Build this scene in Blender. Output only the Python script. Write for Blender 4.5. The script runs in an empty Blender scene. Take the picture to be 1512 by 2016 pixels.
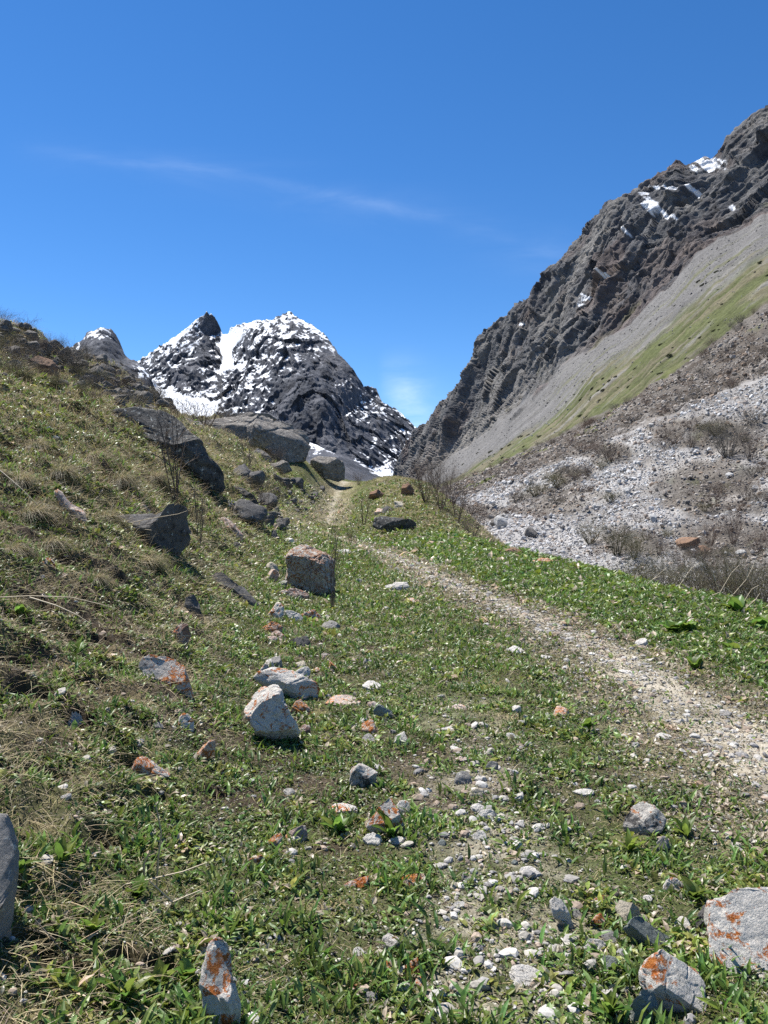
SUN_ELEV, SUN_AZIM, SUN_STRENGTH = 62.0, -48.0, 5.0
SKY_STRENGTH, SKY_HUE, SKY_SAT, SKY_VAL = 0.092, 0.503, 1.27, 1.0
EXPOSURE, DENOISE = 0.90, False
DENS = 1.0
import bpy, math, random
import numpy as np
from mathutils import Vector, Matrix
rng = np.random.default_rng(7)
random.seed(7)
scene = bpy.context.scene
COL = scene.collection
F = 1523.0                      # focal length in photo pixels
CX, CY = 756.0, 1008.0
EYE = 1.55                      # camera height above the trail

def pt(px, py, Y):
    px = np.asarray(px, float); py = np.asarray(py, float); Y = np.asarray(Y, float)
    return np.stack(np.broadcast_arrays((px - CX) / F * Y, Y, EYE - (py - CY) / F * Y), -1)

# ---------------------------------------------------------------- noise
def _hash(ix, iy, iz, seed):
    h = (ix.astype(np.uint32) * np.uint32(374761393)) ^ (iy.astype(np.uint32) * np.uint32(668265263)) \
        ^ (iz.astype(np.uint32) * np.uint32(2246822519)) ^ np.uint32((seed * 3266489917) & 0xffffffff)
    h = (h ^ (h >> np.uint32(13))) * np.uint32(1274126177)
    h = (h ^ (h >> np.uint32(16))) * np.uint32(2654435761)
    return h ^ (h >> np.uint32(15))

def noise3(p, seed=0):
    p = np.asarray(p, float)
    i = np.floor(p).astype(np.int64); f = p - i
    u = f * f * f * (f * (f * 6 - 15) + 10)
    out = 0
    for dx in (0, 1):
        wx = u[..., 0] if dx else 1 - u[..., 0]
        for dy in (0, 1):
            wy = u[..., 1] if dy else 1 - u[..., 1]
            for dz in (0, 1):
                wz = u[..., 2] if dz else 1 - u[..., 2]
                h = _hash(i[..., 0] + dx, i[..., 1] + dy, i[..., 2] + dz, seed)
                gx = (h & np.uint32(1023)).astype(float) / 511.5 - 1
                gy = ((h >> np.uint32(10)) & np.uint32(1023)).astype(float) / 511.5 - 1
                gz = ((h >> np.uint32(20)) & np.uint32(1023)).astype(float) / 511.5 - 1
                out = out + wx * wy * wz * (gx * (f[..., 0] - dx) + gy * (f[..., 1] - dy) + gz * (f[..., 2] - dz))
    return out * 1.25

def fbm(p, octv=4, seed=0, gain=0.5, lac=2.03):
    a, s, t = 1.0, 0.0, 0.0
    p = np.asarray(p, float)
    for o in range(octv):
        s = s + a * noise3(p, seed + o * 17); t += a
        p = p * lac + 13.7; a *= gain
    return s / t * 1.4

def ridged(p, octv=5, seed=0, gain=0.55, lac=2.07):
    a, s, t, w = 1.0, 0.0, 0.0, 1.0
    p = np.asarray(p, float)
    for o in range(octv):
        n = 1 - np.abs(noise3(p, seed + o * 31)) * 2.2
        n = np.clip(n, 0, 1) ** 2
        s = s + a * n * w; t += a
        w = np.clip(n * 1.6, 0.15, 1)
        p = p * lac + 7.3; a *= gain
    return s / t

def worley(p, seed=0):
    """distance to nearest and second nearest feature point, and the cell's random value"""
    p = np.asarray(p, float)
    i = np.floor(p).astype(np.int64)
    d1 = np.full(p.shape[:-1], 9.0); d2 = d1.copy(); cid = np.zeros(p.shape[:-1])
    for dx in (-1, 0, 1):
        for dy in (-1, 0, 1):
            for dz in (-1, 0, 1):
                c = i + np.array([dx, dy, dz])
                h = _hash(c[..., 0], c[..., 1], c[..., 2], seed)
                q = c + np.stack([(h & np.uint32(1023)), (h >> np.uint32(10)) & np.uint32(1023), (h >> np.uint32(20)) & np.uint32(1023)], -1) / 1023.0
                d = np.linalg.norm(q - p, axis=-1)
                nr = d < d1
                d2 = np.where(nr, d1, np.minimum(d2, d)); cid = np.where(nr, (h % np.uint32(997)) / 997.0, cid); d1 = np.where(nr, d, d1)
    return d1, d2, cid

def facets(p, seed=0, tilt=1.0):
    """broken-rock relief: every cell of a jittered lattice is its own tilted plane"""
    p = np.asarray(p, float); i = np.floor(p).astype(np.int64)
    d1 = np.full(p.shape[:-1], 9.0); out = np.zeros(p.shape[:-1])
    for dx in (-1, 0, 1):
        for dy in (-1, 0, 1):
            for dz in (-1, 0, 1):
                c = i + np.array([dx, dy, dz]); h = _hash(c[..., 0], c[..., 1], c[..., 2], seed); g = _hash(c[..., 2], c[..., 0], c[..., 1], seed + 77)
                q = c + np.stack([(h & np.uint32(1023)), (h >> np.uint32(10)) & np.uint32(1023), (h >> np.uint32(20)) & np.uint32(1023)], -1) / 1023.0
                n = np.stack([(g & np.uint32(1023)), (g >> np.uint32(10)) & np.uint32(1023), (g >> np.uint32(20)) & np.uint32(1023)], -1) / 511.5 - 1
                e = p - q; d = np.linalg.norm(e, axis=-1); nr = d < d1
                out = np.where(nr, (e * n).sum(-1) * tilt + (g % np.uint32(613)) / 613.0 - .5, out); d1 = np.where(nr, d, d1)
    return out

def smooth(a, b, x):
    t = np.clip((np.asarray(x, float) - a) / (b - a), 0, 1)
    return t * t * (3 - 2 * t)

def mix(a, b, t):
    t = np.asarray(t, float)
    return np.asarray(a, float) * (1 - t[..., None]) + np.asarray(b, float) * t[..., None]

class RBF:
    """thin plate interpolation in 2-D"""
    def __init__(s, x, v, lam=1e-4):
        s.x = np.asarray(x, float); n = len(s.x)
        K = s.k(s.x) + lam * np.eye(n)
        P = np.c_[np.ones(n), s.x]
        A = np.block([[K, P], [P.T, np.zeros((3, 3))]])
        s.w = np.linalg.solve(A, np.r_[np.asarray(v, float), 0, 0, 0])
    def k(s, q):
        d2 = ((q[:, None, :] - s.x[None]) ** 2).sum(-1)
        return d2 * np.log(d2 + 1e-9) * 0.5
    def __call__(s, q):
        q = np.asarray(q, float); sh = q.shape[:-1]; q = q.reshape(-1, 2)
        out = np.empty(len(q))
        for a in range(0, len(q), 60000):
            c = q[a:a + 60000]
            out[a:a + 60000] = s.k(c) @ s.w[:-3] + s.w[-3] + c @ s.w[-2:]
        return out.reshape(sh)

# ---------------------------------------------------------------- objects
def tag(o, label=None, cat=None, group=None, kind=None):
    if label: o['label'] = label
    if cat: o['category'] = cat
    if group: o['group'] = group
    if kind: o['kind'] = kind
    return o

def link(name, me, parent=None):
    o = bpy.data.objects.new(name, me); COL.objects.link(o)
    if parent: o.parent = parent
    return o

def empty(name, loc=(0, 0, 0)):
    o = bpy.data.objects.new(name, None); COL.objects.link(o); o.location = loc; o.empty_display_size = .1
    return o

def mesh(name, V, faces_flat, sizes, mat=None, col=None, smooth_=True, attrs=None):
    V = np.ascontiguousarray(V, np.float32); faces_flat = np.ascontiguousarray(faces_flat, np.int32).ravel()
    sizes = np.ascontiguousarray(sizes, np.int32)
    me = bpy.data.meshes.new(name)
    me.vertices.add(len(V)); me.vertices.foreach_set('co', V.ravel())
    me.loops.add(len(faces_flat)); me.loops.foreach_set('vertex_index', faces_flat)
    me.polygons.add(len(sizes))
    st = np.zeros(len(sizes), np.int32); st[1:] = np.cumsum(sizes)[:-1]
    me.polygons.foreach_set('loop_start', st); me.polygons.foreach_set('loop_total', sizes)
    me.polygons.foreach_set('use_smooth', np.full(len(sizes), bool(smooth_)))
    me.update(calc_edges=True)
    if col is not None:
        c = np.ones((len(V), 4), np.float32); c[:, :3] = col
        a = me.attributes.new('col', 'FLOAT_COLOR', 'POINT'); a.data.foreach_set('color', c.ravel())
    if mat: me.materials.append(mat)
    return me

def grid_faces(nr, nc):
    r, c = np.meshgrid(np.arange(nr - 1), np.arange(nc - 1), indexing='ij')
    a = (r * nc + c).ravel()
    return np.stack([a, a + 1, a + nc + 1, a + nc], -1)

def submesh(name, V, Fq, keep, mat, col, lift=0.0, smooth_=True):
    f = Fq[keep]
    u, inv = np.unique(f, return_inverse=True)
    v = V[u].copy(); v[:, 2] += lift
    return mesh(name, v, inv.reshape(f.shape), np.full(len(f), 4), mat, col[u], smooth_)

# ---------------------------------------------------------------- materials
def new_mat(name):
    m = bpy.data.materials.new(name); m.use_nodes = True
    nt = m.node_tree; nt.nodes.clear()
    out = nt.nodes.new('ShaderNodeOutputMaterial')
    return m, nt, out

def N(nt, typ, **kw):
    n = nt.nodes.new(typ)
    for k, v in kw.items():
        if k.startswith('_'): n.inputs[k[1:]].default_value = v
        else: setattr(n, k, v)
    return n

def col_mat(name, rough=0.9, spec=0.2, vscale=8.0, vamt=0.25, bump=0.0, bscale=20.0, bdist=0.02, trans=0.0):
    """vertex colour 'col' broken up by fine noise; optional bump and translucency"""
    m, nt, out = new_mat(name)
    L = nt.links.new
    at = N(nt, 'ShaderNodeAttribute', attribute_name='col')
    bs = N(nt, 'ShaderNodeBsdfPrincipled', _Roughness=rough)
    bs.inputs['Specular IOR Level'].default_value = spec
    c = at.outputs['Color']
    if vamt > 0:
        tc = N(nt, 'ShaderNodeTexCoord')
        nz = N(nt, 'ShaderNodeTexNoise', _Scale=vscale, _Detail=6.0, _Roughness=0.65)
        L(tc.outputs['Object'], nz.inputs['Vector'])
        mr = N(nt, 'ShaderNodeMapRange'); mr.inputs['From Min'].default_value = .3; mr.inputs['From Max'].default_value = .7
        mr.inputs['To Min'].default_value = 1 - vamt; mr.inputs['To Max'].default_value = 1 + vamt
        L(nz.outputs['Fac'], mr.inputs['Value'])
        mx = N(nt, 'ShaderNodeVectorMath', operation='SCALE')
        L(c, mx.inputs[0]); L(mr.outputs[0], mx.inputs['Scale']); c = mx.outputs[0]
    L(c, bs.inputs['Base Color'])
    if bump > 0:
        tc = N(nt, 'ShaderNodeTexCoord')
        nb = N(nt, 'ShaderNodeTexNoise', _Scale=bscale, _Detail=8.0, _Roughness=0.7)
        L(tc.outputs['Object'], nb.inputs['Vector'])
        bp = N(nt, 'ShaderNodeBump', _Strength=bump, _Distance=bdist)
        L(nb.outputs['Fac'], bp.inputs['Height']); L(bp.outputs[0], bs.inputs['Normal'])
    sh = bs.outputs[0]
    if trans > 0:
        tr = N(nt, 'ShaderNodeBsdfTranslucent'); L(c, tr.inputs['Color'])
        ms = N(nt, 'ShaderNodeMixShader', _Fac=trans)
        L(bs.outputs[0], ms.inputs[1]); L(tr.outputs[0], ms.inputs[2]); sh = ms.outputs[0]
    L(sh, out.inputs['Surface'])
    return m

# ---------------------------------------------------------------- camera, sun, sky
cam = bpy.data.cameras.new('camera'); cam.sensor_fit = 'VERTICAL'; cam.sensor_height = 36.0
cam.lens = F / 2016 * 36; cam.clip_start = 0.05; cam.clip_end = 40000
co = bpy.data.objects.new('camera', cam); COL.objects.link(co)
co.location = (0, 0, EYE); co.rotation_euler = (math.radians(90), 0, 0)
scene.camera = co

SUN_EL, SUN_AZ = math.radians(SUN_ELEV), math.radians(SUN_AZIM)    # azimuth from +Y, positive to the right (+X)
sd = Vector((math.sin(SUN_AZ) * math.cos(SUN_EL), math.cos(SUN_AZ) * math.cos(SUN_EL), math.sin(SUN_EL)))
sl = bpy.data.lights.new('sun', 'SUN'); sl.energy = SUN_STRENGTH; sl.angle = math.radians(0.5); sl.color = (1, .965, .91)
so = bpy.data.objects.new('sun', sl); COL.objects.link(so); so.rotation_euler = (-sd).to_track_quat('-Z', 'Y').to_euler(); so.location = (0, 0, 60)

w = bpy.data.worlds.new('World'); scene.world = w; w.use_nodes = True
nt = w.node_tree; nt.nodes.clear(); L = nt.links.new
wo = N(nt, 'ShaderNodeOutputWorld'); bg = N(nt, 'ShaderNodeBackground', _Strength=SKY_STRENGTH)
sky = N(nt, 'ShaderNodeTexSky', sky_type='NISHITA'); sky.sun_disc = False
sky.sun_elevation = SUN_EL; sky.sun_rotation = SUN_AZ
sky.altitude = 2500; sky.air_density = 1.0; sky.dust_density = 0.15; sky.ozone_density = 3.0
hs = N(nt, 'ShaderNodeHueSaturation', _Hue=SKY_HUE, _Saturation=SKY_SAT, _Value=SKY_VAL)
L(sky.outputs[0], hs.inputs['Color'])
# thin cirrus: high streaks defined on the celestial directions
tc = N(nt, 'ShaderNodeTexCoord'); sp = N(nt, 'ShaderNodeSeparateXYZ'); L(tc.outputs['Generated'], sp.inputs[0])
def M(op, a, b=None, clamp=False):
    n = N(nt, 'ShaderNodeMath', operation=op); n.use_clamp = clamp
    for k, v in enumerate((a, b)):
        if v is None: continue
        if isinstance(v, (int, float)): n.inputs[k].default_value = v
        else: L(v, n.inputs[k])
    return n.outputs[0]
ysafe = M('MAXIMUM', sp.outputs['Y'], 0.05)
gx = M('DIVIDE', sp.outputs['X'], ysafe); gz = M('DIVIDE', sp.outputs['Z'], ysafe)
cv = N(nt, 'ShaderNodeCombineXYZ'); L(gx, cv.inputs[0]); L(gz, cv.inputs[1])
wob = N(nt, 'ShaderNodeTexNoise', _Scale=3.0, _Detail=3.0); L(cv.outputs[0], wob.inputs['Vector'])
mp = N(nt, 'ShaderNodeMapping'); L(cv.outputs[0], mp.inputs['Vector'])
mp.inputs['Rotation'].default_value = (0, 0, math.radians(14)); mp.inputs['Scale'].default_value = (5.0, 20.0, 1)
fine = N(nt, 'ShaderNodeTexNoise', _Scale=1.0, _Detail=7.0, _Roughness=.6, _Distortion=.5); L(mp.outputs[0], fine.inputs['Vector'])
fmask = N(nt, 'ShaderNodeMapRange'); fmask.inputs['From Min'].default_value = .35; fmask.inputs['From Max'].default_value = .75
L(fine.outputs['Fac'], fmask.inputs['Value'])
def streak(a, b, q, wdt, x0, x1, soft, amp):
    line = M('ADD', M('ADD', M('MULTIPLY', gx, b), a), M('MULTIPLY', M('MULTIPLY', gx, gx), q))
    line = M('ADD', line, M('MULTIPLY', M('SUBTRACT', wob.outputs['Fac'], .5), .05))
    d = M('DIVIDE', M('SUBTRACT', gz, line), wdt)
    g = M('POWER', 2.718, M('MULTIPLY', M('MULTIPLY', d, d), -1.0))
    e0 = N(nt, 'ShaderNodeMapRange'); e0.inputs['From Min'].default_value = x0; e0.inputs['From Max'].default_value = x0 + soft; L(gx, e0.inputs['Value'])
    e1 = N(nt, 'ShaderNodeMapRange'); e1.inputs['From Min'].default_value = x1; e1.inputs['From Max'].default_value = x1 - soft; L(gx, e1.inputs['Value'])
    return M('MULTIPLY', M('MULTIPLY', g, M('MULTIPLY', e0.outputs[0], e1.outputs[0])), M('MULTIPLY', M('ADD', M('POWER', fmask.outputs[0], 1.4), .08), amp))
def tg(px, py): return ((px - CX) / F, (CY - py) / F)
# main long streak through (90,290) (440,345) (700,390) (960,465)
xs = np.array([tg(90, 288), tg(440, 343), tg(700, 388), tg(960, 465)]); q2, q1, q0 = np.polyfit(xs[:, 0], xs[:, 1], 2)
c1 = streak(q0, q1, q2, .008, -.47, .24, .18, .07)
c2 = streak(q0 - .004, q1, q2, .028, -.5, .34, .25, .045)
a3 = tg(800, 770); c3 = streak(a3[1] - a3[0] * -.5, -.5, 0, .035, -.01, .09, .04, .24)
a4 = tg(805, 805); c4 = streak(a4[1] - a4[0] * -.9, -.9, 0, .03, -.005, .08, .035, .32)
c5 = streak(tg(1100, 520)[1] + tg(1100, 520)[0] * .3, -.3, 0, .05, .05, .4, .2, .03)
tot = M('ADD', M('ADD', M('ADD', c1, c2), M('ADD', c3, c4)), c5, True)
mxc = N(nt, 'ShaderNodeMix', data_type='RGBA'); L(tot, mxc.inputs['Factor']); L(hs.outputs[0], mxc.inputs[6])
mxc.inputs[7].default_value = (7.5, 8.4, 9.4, 1)
L(mxc.outputs[2], bg.inputs['Color']); L(bg.outputs[0], wo.inputs['Surface'])

vs = scene.view_settings; scene.display_settings.display_device = 'sRGB'
vs.view_transform = 'Standard'; vs.look = 'None'; vs.gamma = 1; vs.exposure = EXPOSURE; vs.use_curve_mapping = False
scene.cycles.use_denoising = DENOISE
scene.cycles.max_bounces = 6; scene.cycles.diffuse_bounces = 2; scene.cycles.glossy_bounces = 2; scene.cycles.transmission_bounces = 3
scene.cycles.transparent_max_bounces = 8
# ================================================================ near terrain
CP = [ # photo pixel and distance of points on the near ground
 (900,2016,2.34),(950,1700,3.35),(1000,1500,4.6),(1150,1350,6.5),(1000,1230,9.5),(900,1150,13.5),(800,1095,19),(690,1062,25),
 (610,1030,31),(620,1000,36),(650,970,43),(675,945,52),(600,2016,2.32),(1250,1800,3.0),(1250,1500,4.75),
 (700,1500,4.6),(700,1300,7.3),(700,1180,12.0),(620,1185,12.0),(640,1090,18.5),
 (300,1400,4.5),(300,1700,3.1),(30,2000,2.1),(300,2016,2.2),(0,1700,2.7),(0,1400,3.9),(0,1200,5.2),(0,1000,7.5),(0,850,11),(0,770,15),(0,700,25),(0,640,34),
 (200,1250,5.8),(200,1000,9),(200,880,13),(200,800,18.5),(200,750,30),(200,726,37),(320,792,42),(430,826,46),
 (400,1100,11),(400,1250,7),(500,1300,7),(450,1500,4.4),(500,1050,17),(500,970,26),(560,960,33),(450,884,31),(450,930,23.5),(420,890,29),(490,905,33),(540,930,36),(500,892,40),(400,856,37),(560,925,40),(420,842,42),(360,836,38),(300,950,14),(350,860,24),(100,745,27),
 (600,912,42),(640,942,46),(120,702,36),(60,666,35),(270,800,28),
 (1512,2016,2.35),(1512,1600,4.0),(1512,1480,4.9),(1512,1350,6.6),(1512,1230,9.5),(1512,1197,11),(1300,1160,13),(1100,1107,18),(1000,1082,22),(870,1057,26),
 (740,1060,28),(830,1042,28.5),(760,960,38),(745,942,42),(815,962,36),(760,1025,30.5),(800,1000,32),(700,985,38)]
cp = np.array(CP, float); cw = pt(cp[:, 0], cp[:, 1], cp[:, 2])
extra = np.array([ # world points nobody sees: beyond the crest, beside and behind the camera
 (-4, 60, 3.9), (0, 62, 3.6), (-10, 62, 5.5), (-3, 85, 2.5), (-18, 60, 8), (-25, 45, 9.5), (-30, 30, 11), (-16, 20, 7.6), (-10, 10, 3.6), (-6, 4, 2.0), (-4, 1, 1.2),
 (0, 1, 0.0), (4, 1, -.02), (6, 5, 0.0), (5, 9, .1), (-30, 70, 9), (3.5, 50, 2.6), (-14, 48, 6.4), (-18, 42, 7.4)], float)
cw = np.r_[cw, extra]
def tq(X, Y): return np.stack([X / (Y + 3) * 3, np.log(Y + 1.5)], -1)
_rb = RBF(tq(cw[:, 0], cw[:, 1]), cw[:, 2] / (cw[:, 1] + 3), 2e-4)
EDGE = np.array([(0, 5.8), (9, 5.6), (11, 5.4), (13, 4.64), (18, 4.07), (22, 3.5), (26, 2.3), (30, 2.3), (36, 2.2), (42, 2.2), (52, 3.2), (70, 4), (140, 4)], float)
FOOT = np.array([(0, -.3), (2.2, -.44), (3.6, -.77), (5.8, -1.05), (11, -1.56), (19, -2.4), (28, -3.2), (35, -3.7), (50, -4.5), (140, -6)], float)
def edge_x(Y): return np.interp(Y, EDGE[:, 0], EDGE[:, 1])
def slopeness(X, Y):
    f = np.interp(Y, FOOT[:, 0], FOOT[:, 1])
    return smooth(0, 0.5 + Y * .05, f - X)
HOLLOW = []                     # (x, y, radius) of turf hollows with bare soil on the left slope
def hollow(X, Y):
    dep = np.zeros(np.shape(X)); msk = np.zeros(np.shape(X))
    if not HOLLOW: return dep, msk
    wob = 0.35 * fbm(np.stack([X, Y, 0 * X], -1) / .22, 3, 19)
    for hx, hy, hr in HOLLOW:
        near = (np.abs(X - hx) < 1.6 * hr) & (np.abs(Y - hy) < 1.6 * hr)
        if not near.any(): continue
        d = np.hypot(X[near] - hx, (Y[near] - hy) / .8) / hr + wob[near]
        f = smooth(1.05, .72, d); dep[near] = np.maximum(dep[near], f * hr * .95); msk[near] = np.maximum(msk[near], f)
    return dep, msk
def H(X, Y, detail=True):
    X = np.asarray(X, float); Y = np.asarray(Y, float)
    ex = edge_x(Y)
    over = np.maximum(0, X - ex)
    Xc = np.minimum(X, ex + .6)
    z = _rb(tq(Xc, Y)) * (Y + 3)
    drop = np.where(over < .6, .7 * over ** 2, .252 + (over - .6) * .84)
    z = z - drop
    if detail:
        s = slopeness(X, Y)
        p = np.stack([X, Y, np.zeros_like(X)], -1)
        far = np.clip(Y / 12, .6, 3)
        z = z + s * (.21 * far * fbm(p / 1.1, 3, 3) + .20 * np.minimum(far, 1.6) * (ridged(p / .6, 3, 5) - .4)) * (.35 + .65 * smooth(0, 1, s)) * smooth(1.5, 4, Y + .8)
        z = z - hollow(X, Y)[0]
        lump = smooth(12, 30, Y) * s
        z = z + lump * .16 * (ridged(p / 2.6, 4, 8) - .35)
        z = z + (1 - .5 * s) * (.02 * fbm(p / .35, 4, 11) + .022 * fbm(p / 1.6, 2, 12))
        ov = smooth(.3, 2, over)
        z = z + ov * .35 * fbm(p / 1.8, 4, 14)
    return np.maximum(z, -8.5 + .0 * z)

def hit(px, py, detail=True):
    """distance Y at which the view ray through photo pixels meets the near ground"""
    px = np.atleast_1d(np.asarray(px, float)); py = np.atleast_1d(np.asarray(py, float))
    Ys = np.geomspace(1.4, 75, 420)
    X = (px[:, None] - CX) / F * Ys[None]; Z = EYE - (py[:, None] - CY) / F * Ys[None]
    h = H(X, np.broadcast_to(Ys, X.shape), detail)
    below = (Z - h) <= 0
    k = np.argmax(below, 1); ok = below.any(1); k = np.where(ok, np.maximum(k, 1), len(Ys) - 1)
    r = np.arange(len(px)); d0 = (Z - h)[r, k - 1]; d1 = (Z - h)[r, k]
    t = np.clip(d0 / np.maximum(d0 - d1, 1e-9), 0, 1)
    return Ys[k - 1] + t * (Ys[k] - Ys[k - 1])

_hp = np.array([(45,968,46),(238,962,34),(284,1126,34),(30,1098,42),(70,1180,40),(250,1158,34),(378,1206,22),(112,1236,44),(200,1262,36),(60,1352,46),(160,1396,40),(345,1296,22),(300,1560,30),(70,1850,60),(140,1905,60),(235,1880,44),(318,1896,40),(120,1100,30),(180,1190,30),(390,1250,20),(20,1290,36),(90,1500,44),(250,1480,34),(420,1560,26),(200,1640,40),(30,870,26),(130,990,30),(420,1120,20)], float)
_hy = hit(_hp[:, 0], _hp[:, 1], False)
HOLLOW = [((a - CX) / F * y, y, r * y / F) for (a, b, r), y in zip(_hp, _hy)]
_bp = np.array([(90,1880,130),(270,1890,90),(30,1300,70),(150,1215,80),(250,1270,60),(70,1170,60),(480,1570,70),(640,1670,50),(330,1160,50),(120,1440,60),(40,1040,60),(220,950,50),(560,1500,50),(740,1860,40)], float)
_by = hit(_bp[:, 0], _bp[:, 1], False)
BARE = [((a - CX) / F * y, y, r * y / F) for (a, b, r), y in zip(_bp, _by)]      # bare, dark soil patches
# trail centre lines (photo pixels -> ground), half widths in metres
def ground_line(pix):
    a = np.array(pix, float); Y = hit(a[:, 0], a[:, 1], False)
    return np.c_[(a[:, 0] - CX) / F * Y, Y]
TRACK_R = ground_line([(1720,1600),(1512,1482),(1400,1420),(1300,1352),(1200,1290),(1100,1240),(1000,1196),(900,1158),(850,1132),(780,1097),(720,1077),(655,1057)])
TRACK_U = ground_line([(645,1030),(655,1000),(660,985),(665,968),(680,948)])
TRACK_V = ground_line([(560,1042),(590,1015),(625,985),(645,965)])
TRACK_L = ground_line([(1010,1960),(1000,1800),(960,1650),(935,1540),(925,1470),(905,1400),(870,1320)])
def line_dist(X, Y, P):
    d = np.full(np.shape(X), 1e9)
    for a, b in zip(P[:-1], P[1:]):
        ab = b - a; t = np.clip(((X - a[0]) * ab[0] + (Y - a[1]) * ab[1]) / (ab @ ab), 0, 1)
        d = np.minimum(d, np.hypot(X - a[0] - t * ab[0], Y - a[1] - t * ab[1]))
    return d
def masks(X, Y):
    p = np.stack([X, Y, np.zeros_like(X)], -1)
    n1 = fbm(p / .7, 4, 21); n2 = fbm(p / .22, 3, 23)
    dr = line_dist(X, Y, TRACK_R) + n1 * .18 + n2 * .16
    wr = np.interp(Y, [3, 5, 9, 14, 20, 30], [.52, .44, .36, .32, .28, .24])
    path = (1 - smooth(wr * .35, wr * 1.15, dr)) * np.clip(.92 + .5 * n1, .35, 1)
    worn = 1 - smooth(wr * 1.0, wr * 2.2 + .25, dr)             # thin dry turf beside the bare track
    du = line_dist(X, Y, TRACK_U) + n1 * .25 + n2 * .15
    pu = (1 - smooth(.06, .30, du)) * np.clip(.75 + .8 * n1, .2, 1)
    dv = line_dist(X, Y, TRACK_V) + n1 * .25 + n2 * .15
    pv = (1 - smooth(.25, .8, dv)) * .6
    dl = line_dist(X, Y, TRACK_L) + n1 * .14 + n2 * .1
    stony = (1 - smooth(.08, .50, dl)) * np.interp(Y, [2.2, 3.6, 5, 7], [1, .85, .55, .15])
    path = np.maximum(path, np.maximum(pu, 0))
    worn = np.maximum(worn, np.maximum(pv, 1 - smooth(.4, 1.3, du)))
    s = slopeness(X, Y)
    ex = edge_x(Y)
    side = X - np.interp(Y, TRACK_R[::-1, 1][np.argsort(TRACK_R[::-1, 1])], TRACK_R[::-1, 0][np.argsort(TRACK_R[::-1, 1])])
    verge = smooth(.1, .5, side - wr) * (1 - smooth(24, 30, Y)) * (1 - smooth(.2, 1.2, X - ex))
    mound = smooth(26, 30, Y) * smooth(-.9, .3, X + (Y - 28) * .02) * (1 - smooth(44, 50, Y))
    over = smooth(.1, 1.5, X - ex)
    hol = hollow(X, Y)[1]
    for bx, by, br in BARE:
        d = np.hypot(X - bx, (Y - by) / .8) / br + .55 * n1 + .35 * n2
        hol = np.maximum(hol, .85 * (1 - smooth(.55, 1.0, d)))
    return dict(hol=hol, path=path, worn=worn, stony=stony, slope=s, verge=verge, mound=mound, over=over, n1=n1, n2=n2)

NR, NC = 820, 640
Yg = np.geomspace(1.1, 120, NR); ug = np.linspace(-.80, .80, NC)
YY, UU = np.meshgrid(Yg, ug, indexing='ij'); XX = UU * (YY + 2.2)
ZZ = H(XX, YY)
mk = masks(XX, YY)
pp = np.stack([XX, YY, ZZ], -1)
# base colours of soil, turf, straw and grit
soil = np.array([.062, .047, .032]); turf = np.array([.062, .078, .024]); straw = np.array([.21, .165, .09]); grit = np.array([.35, .312, .248]); rubble = np.array([.17, .16, .145])
na = fbm(pp / .35, 5, 31); nb = fbm(pp / 1.7, 4, 33); nc_ = fbm(pp / .06, 3, 35)
colr = mix(np.broadcast_to(soil, pp.shape), turf, smooth(-.25, .35, nb + .5 * na + .1))
far = smooth(9, 26, YY)
lawn = np.array([.095, .112, .036])
colr = mix(colr, lawn, far * (.75 - .3 * mk['mound']) * smooth(-.5, .4, nb + .4 * na + .25))
st = smooth(.0, .5, na + .25 * mk['slope'] + .35 * mk['mound'] + .3 * nb - .12) * (.75)
colr = mix(colr, straw, st * (1 - .7 * mk['verge']))
colr = mix(colr, np.array([.25, .215, .145]), mk['worn'] * smooth(-.6, .3, na + .3 * nc_) * .85)
colr = mix(colr, grit, np.clip(mk['path'] * (.75 + .5 * na), 0, 1))
colr = mix(colr, grit * .8, mk['stony'] * smooth(-.4, .25, na + nc_ * .6) * .85)
tal = smooth(20, 32, YY) * mk['slope'] * smooth(-.1, .25, (ZZ - EYE) / YY - .135 - (XX / YY + .5) * -.06 + .05 * nb)
colr = mix(colr, rubble, np.clip(tal, 0, 1) * .9)
colr = mix(colr, np.array([.11, .09, .065]), mk['over'] * .8)
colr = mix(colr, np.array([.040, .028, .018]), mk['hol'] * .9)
colr = colr * (1 + .45 * nc_ + .2 * na)[..., None]
colr = np.clip(colr * 1.12, .008, .9)
m_ground = col_mat('ground_turf', .95, .15, 45, .35, .8, 70, .02)
m_path = col_mat('trail_grit', .95, .15, 60, .25, .8, 90, .015)
Vg = pp.reshape(-1, 3); Cg = colr.reshape(-1, 3); Fg = grid_faces(NR, NC)
def facem(a): return a.ravel()[Fg].mean(1)
fp = facem(mk['path']) > .5; fsl = facem(mk['slope']) > .5; fov = facem(XX - edge_x(YY)) > .9
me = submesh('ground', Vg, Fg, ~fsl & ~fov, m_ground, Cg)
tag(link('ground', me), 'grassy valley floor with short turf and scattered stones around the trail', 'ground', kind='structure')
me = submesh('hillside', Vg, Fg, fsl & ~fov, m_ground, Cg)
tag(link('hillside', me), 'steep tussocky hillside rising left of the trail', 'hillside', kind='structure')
me = submesh('bank', Vg, Fg, fov, m_ground, Cg)
tag(link('bank', me), 'steep bank falling from the grassy verge to the stony valley bottom', 'bank', kind='structure')
me = submesh('path', Vg, Fg, fp & ~fsl & ~fov, m_path, Cg, .003)
tag(link('path', me), 'pale bare dirt trail winding through the turf to the crest', 'path', kind='structure')
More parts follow.
